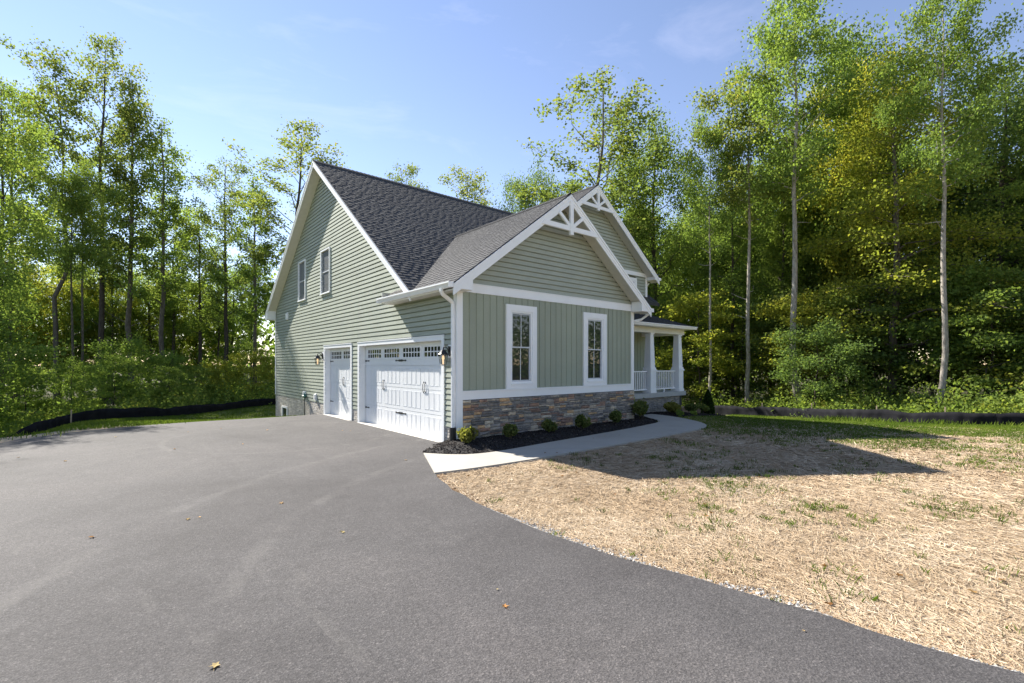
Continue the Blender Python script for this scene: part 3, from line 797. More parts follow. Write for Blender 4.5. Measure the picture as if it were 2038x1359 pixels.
def ridge_caps(a, b, dx, dz, parent, seed=2):
    """cap shingles over a ridge from a to b, slopes given by (dx, dz) half-profile"""
    a = Vector(a); b = Vector(b); L = (b-a).length; d = (b-a)/L; r = random.Random(seed); s = 0; V_, T_ = [], []
    side = Vector((0,0,1)).cross(d).normalized()
    while s < L:
        e = min(s+.16, L)
        for sg in (-1, 1):
            p0 = a+d*s+Vector((0,0,.045)); p1 = a+d*e+Vector((0,0,.032))
            q0 = p0+side*sg*dx-Vector((0,0,dz)); q1 = p1+side*sg*dx-Vector((0,0,dz))
            V_ += [p0, p1, q1, q0] if sg < 0 else [p0, q0, q1, p1]; T_.append(r.uniform(.2, .7))
            dn = Vector((0,0,-.03)); V_ += [q0, q1, q1+dn, q0+dn]; T_.append(.2)
        s = e
    return tag(link('ridge_cap', quads_mesh('ridge_cap', [tuple(p) for p in V_], 4, M['shingle'], T_), parent), kind='stuff')

TH = .12
# main roof: front and rear slope, ridge along x
MX0, MX1 = -RO, BR+RO
YF = 1.50
def zf(y): return ZR-SF*(YR-y)
def zr_(y): return ZR-SR*(y-YR)
YB = YL+.36
mb = MB()
mb.prism([(MX0, YF, zf(YF)), (MX0, YR, ZR), (MX0, YR, ZR-TH), (MX0, YF, zf(YF)-TH)], (4.6-MX0, 0, 0))
mb.prism([(4.6, 2.6, zf(2.6)), (4.6, YR, ZR), (4.6, YR, ZR-TH), (4.6, 2.6, zf(2.6)-TH)], (MX1-4.6, 0, 0))
mb.prism([(MX0, YR, ZR), (MX0, YB, zr_(YB)), (MX0, YB, zr_(YB)-TH), (MX0, YR, ZR-TH)], (MX1-MX0, 0, 0))
main_roof = mb.build('main_roof', M['dark_edge'], house); main_roof['label'] = 'steep charcoal shingle main roof'
vF = Vector((0, 1, SF)).normalized(); nF = Vector((0, -SF, 1)).normalized()
def keep_main(c):
    x, y, z = c
    if x > -.05 and z < zgar(x)-.05 and 0 < x < W_ and y < 5.3: return False
    if y < 2.6 and x > 4.6: return False
    if BL < x < BR and z < BZ-BS*abs(x-BX)-.08: return False
    return True
shingles('shingle', (MX0-.015, YF, zf(YF)), (1, 0, 0), vF, nF, MX1-MX0+.03, (YR-YF)*math.sqrt(1+SF*SF), keep_main, main_roof, 4)
vB = Vector((0, -1, SR)).normalized(); nB = Vector((0, SR, 1)).normalized()
shingles('shingle', (MX0-.015, YB, zr_(YB)), (1, 0, 0), vB, nB, 3.0, (YB-YR)*math.sqrt(1+SR*SR), lambda c: True, main_roof, 5)
ridge_caps((MX0-.015, YR, ZR), (MX1, YR, ZR), .14, .105, main_roof)
# rake boards + soffit on the left gable
def rake_x(x, y0, z0, y1, z1, hgt, parent, name='rake_board', wid=.03, mat='white', drop=.0):
    o = MB(); P = [(x, y0, z0-drop), (x, y1, z1-drop), (x, y1, z1-drop-hgt), (x, y0, z0-drop-hgt)]
    o.prism(P, (wid, 0, 0)); return o.build(name, M[mat], parent)
rake_x(MX0-.03, YF-.02, zf(YF-.02), YR, ZR, .20, main_roof, drop=.02); rake_x(MX0-.03, YB, zr_(YB), YR, ZR, .20, main_roof, drop=.02)
rake_x(MX0-.045, YF-.02, zf(YF-.02), YR, ZR, .055, main_roof, 'rake_moulding', .015, drop=.02); rake_x(MX0-.045, YB, zr_(YB), YR, ZR, .055, main_roof, 'rake_moulding', .015, drop=.02)
for y0, zz in ((YF, zf), (YB, zr_)):
    o = MB(); o.prism([(MX0+.001, y0, zz(y0)-TH-.004), (MX0+.001, YR, ZR-TH-.004), (MX0+.001, YR, ZR-TH-.03), (MX0+.001, y0, zz(y0)-TH-.03)], (RO-.003, 0, 0)); o.build('soffit', M['soffit'], main_roof)
    o = MB(); o.prism([(-.030, y0, zz(y0)-TH-.031), (-.030, YR, ZR-TH-.031), (-.030, YR, ZR-TH-.06), (-.030, y0, zz(y0)-TH-.06)], (.014, 0, 0))
# rear eave return box
MB().prism([(MX0-.028, YB+.02, zr_(YB)-.03), (MX0-.028, YL-.10, zr_(YL-.10)-.15), (MX0-.028, YL-.10, zr_(YB)-.24), (MX0-.028, YB+.02, zr_(YB)-.24)], (RO+.026, 0, 0)).build('eave_return', M['white'], main_roof)
MB().box(MX0, MX1, YB, YB+.03, zr_(YB)-.20, zr_(YB)-.01).build('fascia', M['white'], main_roof)
# garage roof: ridge along y
EX0 = -.36; EX1 = W_+.36
YG0 = -GO; 
mb = MB()
for (xe, sg) in ((EX0, -1), (EX1, 1)):
    mb.prism([(xe, YG0, zgar(xe)), (GX, YG0, GZ), (GX, YG0, GZ-TH), (xe, YG0, zgar(xe)-TH)], (0, 5.5-YG0 if sg < 0 else 5.2, 0)) if False else None
mb.prism([(EX0, YG0, zgar(EX0)), (GX, YG0, GZ), (GX, YG0, GZ-TH), (EX0, YG0, zgar(EX0)-TH)], (0, 3.12-YG0, 0))
mb.prism([(.02, 3.12, zgar(.02)), (GX, 3.12, GZ), (GX, 3.12, GZ-TH), (.02, 3.12, zgar(.02)-TH)], (0, 2.2, 0))
mb.prism([(EX1, YG0, zgar(EX1)), (GX, YG0, GZ), (GX, YG0, GZ-TH), (EX1, YG0, zgar(EX1)-TH)], (0, 3.2-YG0, 0))
mb.prism([(W_, 2.8, zgar(W_)-.001), (GX, 2.8, GZ-.001), (GX, 2.8, GZ-TH), (W_, 2.8, zgar(W_)-TH)], (0, 2.4, 0))
gar_roof = mb.build('garage_roof', M['dark_edge'], house); gar_roof['label'] = 'grey shingle roof of the front garage gable'
vl = Vector((1, 0, GS)).normalized(); nl = Vector((-GS, 0, 1)).normalized()
LS = (GX-EX0)*math.sqrt(1+GS*GS)
def keep_gar(c):
    x, y, z = c
    if y > 3.12 and x < .02: return False
    return z > float(zmain(y))-.03 or (x < -.02)
shingles('shingle', (EX0, YG0-.015, zgar(EX0)), (0, 1, 0), vl, nl, 5.6, LS, keep_gar, gar_roof, 8)
vr = Vector((-1, 0, GS)).normalized(); nr = Vector((GS, 0, 1)).normalized()
shingles('shingle', (EX1, YG0-.015, zgar(EX1)), (0, 1, 0), vr, nr, 5.6, LS, keep_gar, gar_roof, 9)
ridge_caps((GX, YG0-.015, GZ), (GX, 5.1, GZ), .14, .10, gar_roof, 6)

def front_gable_trim(xc, zr, s, xe0, xe1, y, ov, parent, wall0, wall1, tagname, chord_dz, zsof):
    """rake boards, soffits, returns and the king post truss of a gable that faces -y; roof edge at y-ov"""
    yf = y-ov
    for xe in (xe0, xe1):
        if xe is None: continue
        ze = zr-s*abs(xe-xc)
        for (dy, hgt, dr, nm) in ((.03, .24, .025, 'rake_board'), (.048, .07, .022, 'rake_moulding'), (.040, .03, .16, 'rake_bead')):
            P = [(xe, yf-dy, ze-dr), (xc, yf-dy, zr-dr), (xc, yf-dy, zr-dr-hgt), (xe, yf-dy, ze-dr-hgt)]
            MB().prism(P, (0, dy-(.03 if nm != 'rake_board' else 0), 0)).build(nm, M['white'], parent)
        MB().prism([(xe, yf+.001, ze-TH-.004), (xc, yf+.001, zr-TH-.004), (xc, yf+.001, zr-TH-.03), (xe, yf+.001, ze-TH-.03)], (0, ov-.003, 0)).build('soffit', M['soffit'], parent)
    return yf
front_gable_trim(GX, GZ, GS, EX0, EX1, 0, GO, gar_roof, 0, W_, 'garage', 0, 3.5)
# eave returns (boxed corners) left and right
for xa, xb in ((EX0-.0, .145), (W_-.145, EX1)):
    P = [(xa, 3.49), (xb, 3.49), (xb, zgar(xb)-.19), (xa, zgar(xa)-.04)] if xa < 0 else [(xa, 3.49), (xb, 3.49), (xb, zgar(xb)-.04), (xa, zgar(xa)-.19)]
    MB().prism([(p[0], -GO-.027, p[1]) for p in P], (0, GO-.02, 0)).build('eave_return', M['white'], gar_roof)
MB().box(EX0+.002, -.024, -GO+.0, 3.10, 3.485, 3.51).build('soffit', M['soffit'], gar_roof)
MB().box(EX0-.001, EX0+.02, .0, 3.12, 3.48, zgar(EX0)-.012).build('fascia', M['white'], gar_roof)
MB().box(EX0, -.02, 3.10, 3.12, 3.49, 3.80).build('eave_end', M['soffit'], gar_roof)
MB().box(W_+.024, EX1-.002, -GO, 3.1, 3.485, 3.51).build('soffit', M['soffit'], gar_roof)
def gutter_y(x0, x1, y0, y1, z0, z1, parent, out=-1):
    # K-style profile swept along y, open at the top
    xa, xb = (x1, x0) if out < 0 else (x0, x1)
    prof = [(xa, z1), (xa, z0), (xa+(xb-xa)*.55, z0), (xa+(xb-xa)*.8, z0+(z1-z0)*.55), (xb, z0+(z1-z0)*.75), (xb, z1), (xb-(xb-xa)*.1, z1), (xb-(xb-xa)*.12, z0+(z1-z0)*.8), (xa+(xb-xa)*.5, z0+.01), (xa+(xb-xa)*.06, z0+.01), (xa+(xb-xa)*.06, z1)]
    m_ = MB().prism([(p[0], y0, p[1]) for p in prof], (0, y1-y0, 0))
    m_.box(min(xa, xb)+.004, max(xa, xb)-.004, y0-.003, y0+.004, z0+.002, z1-.004).box(min(xa, xb)+.004, max(xa, xb)-.004, y1-.004, y1+.003, z0+.002, z1-.004)
    return m_.build('gutter', M['white'], parent)
gutter_y(EX0-.13, EX0-.002, -GO-.03, 3.18, 3.505, 3.625, house)
gutter_y(EX1+.002, EX1+.13, -GO-.03, 1.0, 3.49, 3.61, house, 1)
def downspout(pts, parent, w=.075):
    m_ = MB(); m_.tube(pts, w*.62, 8); return m_.build('downspout', M['white'], parent)
ds = downspout([(-.43,-.05,3.52),(-.43,-.05,3.46),(-.40,-.045,3.40),(-.12,.03,3.27),(-.075,.045,3.22),(-.07,.05,3.1),(-.07,.05,.42)], house)
MB().tube([(-.07,.05,.44),(-.07,.05,.1)], [.075,.08], 10).build('drain_boot', M['black'], house)
downspout([(W_+.42,-.25,3.5),(W_+.42,-.25,3.42),(W_+.30,-.1,3.28),(W_+.075,.06,3.22),(W_+.07,.07,3.1),(W_+.07,.07,.25)], house, .06)

def truss(xc, zr, s, y, chord_z, half, hub_z, post_z, parent, k=1.0):
    y0, y1 = y-.055, y-.005
    o = empty('gable_truss'); o.parent = parent
    t = .085*k
    # bottom chord
    MB().prism([(xc-half, y0, chord_z), (xc+half, y0, chord_z), (xc+half-.12, y0, chord_z+.125*k), (xc-half+.12, y0, chord_z+.125*k)], (0, y1-y0, 0)).build('chord', M['white'], o)
    MB().box(xc-.06*k, xc+.06*k, y0-.012, y1+.004, post_z, zr-.2).build('king_post', M['white'], o)
    for sg in (-1, 1):
        dx = half*.42; a = Vector((xc+sg*.03, (y0+y1)/2-.002, hub_z+.03)); b = Vector((xc+sg*dx, (y0+y1)/2-.002, zr-s*dx-.22))
        MB().beam(a, b, .04, t*1.05, up=(0, 1, 0)).build('brace', M['white'], o) if False else MB().beam(a, b, t*1.05, .044, up=(0, 1, 0)).build('brace', M['white'], o)
    return o
truss(GX, GZ, GS, -GO-.03+.03, 5.355, 1.09, 5.43, 5.255, house)

# --- second gable (y = 3) with the porch wall below
mb = MB()
mb.prism([(BL, BY+.10, .5), (BR-.02, BY+.10, .5), (BR-.02, BY+.10, 5.6), (BX, BY+.10, BZ-.2), (BL, BY+.10, 5.6)], (0, .06, 0))
bay_wall = mb.build('bay_wall', M['siding_back'], house); bay_wall['label'] = 'two storey front wall behind the porch'
z = 3.3; BW = (10.15, 10.98, 4.05, 5.48)
while z < 5.59:
    hs = [(BW[0]+.02, BW[1]-.02)] if z+LAP > BW[2]+.02 and z < BW[3]-.02 else []
    for s, e in split(6.6, BR-.1, hs): lap_y(s, e, z, min(z+LAP, 5.6), s, e, BY).build('siding_board', M['siding'], bay_wall)
    z += LAP
gable_laps(BX, BZ, BS, BL, BR, 5.76, BY, bay_wall)
x = 6.65
while x < BR-.11:
    x1 = min(x+bw, BR-.11)
    if not (7.6 < x < 8.55 or 8.95 < x < 10.4):
        MB().box(x, x1, BY-.001, BY+.08, .8, 3.3).box(x, x+.02, BY-.016, BY-.001, .8, 3.3).build('vertical_board', M['siding_v'], bay_wall)
    x += bw
hung_window(8.95, 10.55, 1.35, 3.1, BY, house, .11)['label'] = 'window behind the porch columns'
dr = MB().box(7.5, 7.62, BY-.04, BY+.05, .8, 3.05).box(8.55, 8.67, BY-.04, BY+.05, .8, 3.05).box(7.62, 8.55, BY-.04, BY+.05, 2.93, 3.05).build('front_door', M['white'], house)
MB().box(7.62, 8.55, BY, BY+.04, .8, 2.93).build('door_leaf', plain('door_paint', (.09,.08,.07), .4), dr)
MB().box(BR-.11, BR+.02, BY-.022, BY, .7, 5.6).box(BR, BR+.02, BY, BY+.11, .7, 5.6).build('corner_board', M['white'], house)
MB().box(BL, BR+.02, BY-.03, BY+.02, 5.6, 5.755).build('frieze_board', M['white'], house)
hung_window(BW[0], BW[1], BW[2], BW[3], BY, house, .11)['label'] = 'upper window under the rear front gable'
MB().box(BR-.06, BR, BY+.12, YL, -.9, 5.5).build('end_wall', M['siding'], house)
MB().box(.1, BR, YL-.1, YL, -1.2, 4.2).build('rear_wall', M['siding'], house)
MB().box(W_-.06, W_, .2, BY+.1, -.1, 3.6).build('return_wall', M['siding'], house)
ex0, ex1 = BX-(BR+.32-BX), BR+.32
zb_ = lambda x: BZ-BS*abs(x-BX)
mb = MB(); yb0 = BY-BO
for xe in (ex0, ex1): mb.prism([(xe, yb0, zb_(xe)), (BX, yb0, BZ), (BX, yb0, BZ-TH), (xe, yb0, zb_(xe)-TH)], (0, 5.6, 0))
bay_roof = mb.build('bay_roof', M['dark_edge'], house); bay_roof['label'] = 'shingle roof of the farther front gable'
LB = (BX-ex0)*math.sqrt(1+BS*BS)
kb = lambda c: c[2] > float(zmain(c[1]))-.05
shingles('shingle', (ex0, yb0-.015, zb_(ex0)), (0, 1, 0), Vector((1,0,BS)).normalized(), Vector((-BS,0,1)).normalized(), 5.6, LB, kb, bay_roof, 12)
shingles('shingle', (ex1, yb0-.015, zb_(ex1)), (0, 1, 0), Vector((-1,0,BS)).normalized(), Vector((BS,0,1)).normalized(), 5.6, LB, kb, bay_roof, 13)
ridge_caps((BX, yb0-.015, BZ), (BX, 8.0, BZ), .14, .10, bay_roof, 3)
front_gable_trim(BX, BZ, BS, ex0, ex1, BY, BO, bay_roof, BL, BR, 'bay', 0, 5.5)
truss(BX, BZ, BS, BY-BO, 7.69, .95, 7.78, 7.62, house, .95)
MB().prism([(p[0], BY-BO-.027, p[1]) for p in [(BR-.02, 5.47), (ex1, 5.47), (ex1, zb_(ex1)-.04), (BR-.02, zb_(BR-.02)-.19)]], (0, BO-.02, 0)).build('eave_return', M['white'], bay_roof)
MB().box(BR+.02, ex1, BY-BO+.02, 6, 5.455, 5.48).build('soffit', M['soffit'], bay_roof)
gutter_y(ex1+.002, ex1+.12, BY-BO-.03, 6.0, 5.46, 5.575, house, 1)
downspout([(ex1+.05, BY+.15, 5.48), (ex1+.05, BY+.15, 5.40), (BR+.09, BY+.15, 5.2), (BR+.07, BY+.15, 5.05), (BR+.07, BY+.15, .3)], house, .06)

# --- porch
PY = 1.2; PXR = 11.78; DZ0, DZ1 = .615, .785
MB().box(W_+.03, PXR, PY-.02, BY, DZ0, DZ1).build('porch_deck', plain('porch_deck', (.40,.40,.385), .7, .06), house)
pb = MB().box(W_+.03, PXR-.08, PY+.12, BY, -.6, DZ0-.003).build('porch_base', M['mortar'], house); pb['label'] = 'dark stone porch base'
pst = MB(); rects = []
for a in np.arange(W_+.1, PXR-.3, .8): bsp(a, min(a+.8, PXR-.09), -.05, DZ0-.02, rs)
for q in rects:
    s_ = stone_mesh(*q, rs); pst.add([(p[0], p[1]+PY+.14, p[2]) for p in s_.v], s_.f)
tag(pst.build('base_stones', M['stone'], pb), kind='stuff')
def column(xl, yl):
    o = empty('porch_column'); o.parent = house
    cx_, cy_ = xl+.17, yl+.17
    def sq(h0, h1, w0, w1, name):
        P = []
        for h, w2 in ((h0, w0), (h1, w1)):
            for i, j in ((-1,-1),(1,-1),(1,1),(-1,1)): P.append((cx_+i*w2, cy_+j*w2, h))
        MB().add(P, [(3,2,1,0),(4,5,6,7),(0,1,5,4),(1,2,6,5),(2,3,7,6),(3,0,4,7)]).build(name, M['column_white'], o)
    sq(DZ1, DZ1+.10, .185, .185, 'plinth'); sq(DZ1+.10, 1.60, .165, .165, 'pedestal'); sq(1.60, 1.66, .195, .195, 'pedestal_cap'); sq(1.66, 1.74, .175, .165, 'base_moulding')
    sq(1.74, 2.98, .145, .105, 'shaft'); sq(2.98, 3.04, .125, .135, 'capital')
    return o
column(9.36, PY); column(11.30, PY); column(7.2, PY)
def railing(xa, xb):
    rl = MB().box(xa, xb, PY+.14, PY+.20, 1.57, 1.61).box(xa, xb, PY+.15, PY+.19, .89, .93).build('railing', M['white'], house)
    n_ = int((xb-xa)/.115)
    me_ = None
    for k in range(1, n_):
        x_ = xa+(xb-xa)*k/n_
        if me_ is None: me_ = MB().box(-.016, .016, PY+.154, PY+.186, .93, 1.57).mesh('baluster', M['white'])
        b_ = link('baluster', me_, rl); b_.location = (x_, 0, 0)
    MB().box((xa+xb)/2-.02, (xa+xb)/2+.02, PY+.15, PY+.19, DZ1, .89).build('rail_foot', M['white'], rl)
railing(7.56, 9.34); railing(9.72, 11.28)
MB().box(PXR-.28, PXR-.22, PY+.36, BY-.05, 1.57, 1.61).box(PXR-.28, PXR-.22, PY+.36, BY-.05, .89, .93).build('side_railing', M['white'], house)
MB().box(W_+.03, PXR-.05, PY+.02, PY+.32, 3.04, 3.24).build('porch_beam', plain('beam_cream', (.70,.68,.60), .5, .03), house)
MB().box(PXR-.40, PXR-.05, PY+.32, BY, 3.04, 3.24).build('porch_beam', M['white'], house)
MB().box(W_+.03, PXR-.05, PY+.32, BY, 3.20, 3.24).build('porch_ceiling', M['soffit'], house)
PE0 = PY-.30; PEZ = 3.345; PS = .31
def zp(y): return PEZ+PS*(y-PE0)
pr = MB(); pr.prism([(W_+.03, PE0, zp(PE0)), (W_+.03, BY, zp(BY)), (W_+.03, BY, 3.242), (W_+.03, PE0, 3.242)], (PXR+.16-W_-.03, 0, 0))
porch_roof = pr.build('porch_roof', M['white'], house); porch_roof['label'] = 'low sloped shingle roof over the porch'
shingles('shingle', (W_+.03, PE0-.02, zp(PE0)), (1,0,0), Vector((0,1,PS)).normalized(), Vector((0,-PS,1)).normalized(), PXR+.17-W_-.03, (BY-PE0+.02)*math.sqrt(1+PS*PS), lambda c: True, porch_roof, 15)
gp = [(PE0-.002, 3.345), (PE0-.002, 3.24), (PE0-.07, 3.24), (PE0-.10, 3.30), (PE0-.12, 3.32), (PE0-.12, 3.345), (PE0-.105, 3.345), (PE0-.06, 3.25), (PE0-.012, 3.25), (PE0-.012, 3.345)]
MB().prism([(W_+.15, p[0], p[1]) for p in gp], (PXR+.2-W_-.15, 0, 0)).build('gutter', M['white'], house)

# ------------------------------------------------------------------ wall lanterns
def bulb_mat():
    m, t, b = new_mat('lantern_bulb'); b.inputs['Base Color'].default_value = (1,.8,.55,1)
    b.inputs['Emission Color'].default_value = (1,.62,.30,1); b.inputs['Emission Strength'].default_value = .35
    return m
def lglass_mat():
    m, t, b = new_mat('lantern_glass'); out = t.nodes['Material Output']; t.nodes.remove(b)
    tr = N(t, 'BsdfTransparent'); tr.inputs[0].default_value = (.93,.93,.9,1); gl = N(t, 'BsdfGlossy'); gl.inputs['Roughness'].default_value = .08
    ms = N(t, 'MixShader'); ms.inputs[0].default_value = .14
    t.links.new(tr.outputs[0], ms.inputs[1]); t.links.new(gl.outputs[0], ms.inputs[2]); t.links.new(ms.outputs[0], out.inputs[0]); return m
M['bulb'] = bulb_mat(); M['lglass'] = lglass_mat()
def lantern(y, zc, label):
    o = tag(empty('wall_lantern', (0, y, zc)), label, 'lantern', 'lanterns beside the garage doors')
    MB().add(*(lambda P: (P.v, P.f))(MB().prism([(-.018, .062*math.cos(a), .115*math.sin(a)) for a in [i*math.pi/8 for i in range(16)]], (-.022, 0, 0)))).build('back_plate', M['black'], o)
    MB().box(-.0185, -.0, -.085, .085, -.15, .15).build('mounting_block', M['white'], o)
    MB().tube([(-.04,0,-.02),(-.09,0,.06),(-.15,0,.10),(-.19,0,.075),(-.20,0,.03)], [.013,.012,.011,.010,.008], 7).tube([(-.04,0,.04),(-.07,0,.085),(-.055,0,.12),(-.035,0,.105)], .007, 6).build('arm', M['black'], o)
    c = (-.20, 0, 0)
    MB().lathe([(.012,.06),(.020,.045),(.012,.03),(.045,.022),(.088,-.045),(.118,-.072),(.118,-.085),(.10,-.088)][::-1], c, 6).build('hood', M['black'], o)
    MB().tube([(-.20,0,.05),(-.20,0,.10)], [.011,.004], 6).build('finial', M['black'], o)
    cage = MB()
    for k in range(6):
        an = 2*math.pi*(k+.5)/6; an2 = 2*math.pi*(k+1.5)/6
        p = lambda r, a, z: (c[0]+r*math.cos(a), c[1]+r*math.sin(a), z)
        cage.tube([p(.104, an, -.085), p(.066, an, -.315)], .0055, 5)
        cage.tube([p(.066, an, -.315), p(.066, an2, -.315)], .006, 5)
    cage.build('cage', M['black'], o)
    MB().lathe([(.064,-.312),(.101,-.088)], c, 6).build('glass', M['lglass'], o)
    MB().lathe([(.012,-.30),(.018,-.28),(.016,-.20),(.030,-.17),(.024,-.12),(.006,-.095)], c, 10).build('bulb', M['bulb'], o)
    MB().lathe([(.070,-.325),(.070,-.318)], c, 6).build('base', M['black'], o)
    return o
lantern(.25, 2.16, 'black lit lantern between the wide garage door and the downspout')
lantern(8.93, 2.16, 'black lit lantern on lap siding beside the narrow garage door')

# ------------------------------------------------------------------ gas regulator
o = tag(empty('gas_regulator', (-.10, 10.82, float(G(-.1, 10.82)))), 'green regulator on a thin black pipe against the brick foundation', 'regulator')
zb = -float(G(-.1, 10.82))
MB().tube([(0,0,-.1),(0,0,zb+.52)], .016, 8).build('pipe', M['black'], o)
MB().lathe([(.02,.50+zb),(.035,.53+zb),(.085,.56+zb),(.09,.60+zb),(.05,.63+zb),(.03,.69+zb),(.012,.70+zb)], (0,.04,0), 12).build('regulator_body', plain('regulator_green', (.05,.16,.14), .4), o)
MB().tube([(0,0,zb+.50),(.05,.0,zb+.54),(.12,.0,zb+.54)], .013, 7).build('elbow', M['black'], o)

# ------------------------------------------------------------------ silt fences
M['fabric'] = plain('silt_fabric', (.014,.014,.017), .9, .3, 4, .5, 30, .1)
M['stake'] = plain('wood_stake', (.42,.33,.22), .85, .15, 12)
def silt_fence(pts, h, label, stakes, sh, n=34):
    P = catmull(pts, n); root = tag(empty('silt_fence', (P[0][0], P[0][1], float(G(P[0][0], P[0][1])))), label, 'fence')
    root_loc = Vector(root.location)
    nrow = 4; v = []; f = []
    for i, p in enumerate(P):
        g0 = float(G(p[0], p[1])); hh = h + (vnoise(p[0], p[1], .9, 2)-.5)*.14+(vnoise(p[0], p[1], 3.5, 2)-.5)*.04
        t = P[min(i+1, len(P)-1)]-P[max(i-1, 0)]; t = t/np.linalg.norm(t); nn = np.array([-t[1], t[0]])
        for side in (0, 1):
            for k in range(nrow):
                q = k/(nrow-1); wv = ((vnoise(p[0]+k*.3, p[1], 1.6, 7)-.5)*.10+(vnoise(p[0]+k*.12, p[1], 5.0, 8)-.5)*.07)*(1-abs(2*q-1)*.3) + side*.006
                v.append((p[0]+nn[0]*wv-root_loc.x, p[1]+nn[1]*wv-root_loc.y, g0-.06+q*(hh+.06)-root_loc.z))
    m_ = 2*nrow
    for i in range(len(P)-1):
        a, b = i*m_, (i+1)*m_
        for k in range(nrow-1):
            f.append((a+k, b+k, b+k+1, a+k+1)); f.append((a+nrow+k, a+nrow+k+1, b+nrow+k+1, b+nrow+k))
        f.append((a+nrow-1, b+nrow-1, b+m_-1, a+m_-1))
    MB().add(v, f).build('fabric', M['fabric'], root, True)
    for (x, y) in stakes:
        g0 = float(G(x, y)); tl = RND.uniform(-.03, .03)
        s_ = MB().add([(a+(tl if z > 0 else 0), b, z) for z in (-.1, sh+RND.uniform(-.04, .06)) for a, b in ((-.022,-.022),(.022,-.022),(.022,.022),(-.022,.022))], [(3,2,1,0),(4,5,6,7),(0,1,5,4),(1,2,6,5),(2,3,7,6),(3,0,4,7)]).build('stake', M['stake'], root)
        s_.location = (x-root_loc.x, y-root_loc.y, g0-root_loc.z)
    return root
silt_fence(LEFT_FENCE, .46, 'low black silt fence along the woods behind the driveway', [(-7.22, 16.2), (-9.6, 11.45), (-2.5, 21.6)], .56)
silt_fence(RIGHT_FENCE, .50, 'low black silt fence across the far side of the lawn', [(21.75, 2.3), (21.0, -.4), (19.85, -3.3), (19.45, -5.6), (22.3, 6.6), (20.0, -8.2)], .70)

# ------------------------------------------------------------------ leaf clouds
def unit(v): return v/np.maximum(np.linalg.norm(v, axis=-1, keepdims=True), 1e-9)
def leaf_quads(C, size, r, flat=.5, droop=.2):
    """diamond leaves at centres C"""
    n = len(C); nrm = unit(r.normal(size=(n,3))*np.array([1,1,1-.4*flat]) + np.array([0,0,1.1*flat]))
    t = unit(np.cross(nrm, r.normal(size=(n,3)))); b = np.cross(nrm, t)
    t = unit(t - np.array([0,0,droop])*r.random((n,1)))
    s = (size*r.uniform(.65, 1.35, n))[:,None]
    fold = nrm*s*.10
    return np.stack([C+t*s*.55, C+b*s*.40+t*s*.02+fold, C-t*s*.45, C-b*s*.40+t*s*.02+fold], 1).reshape(-1, 3)

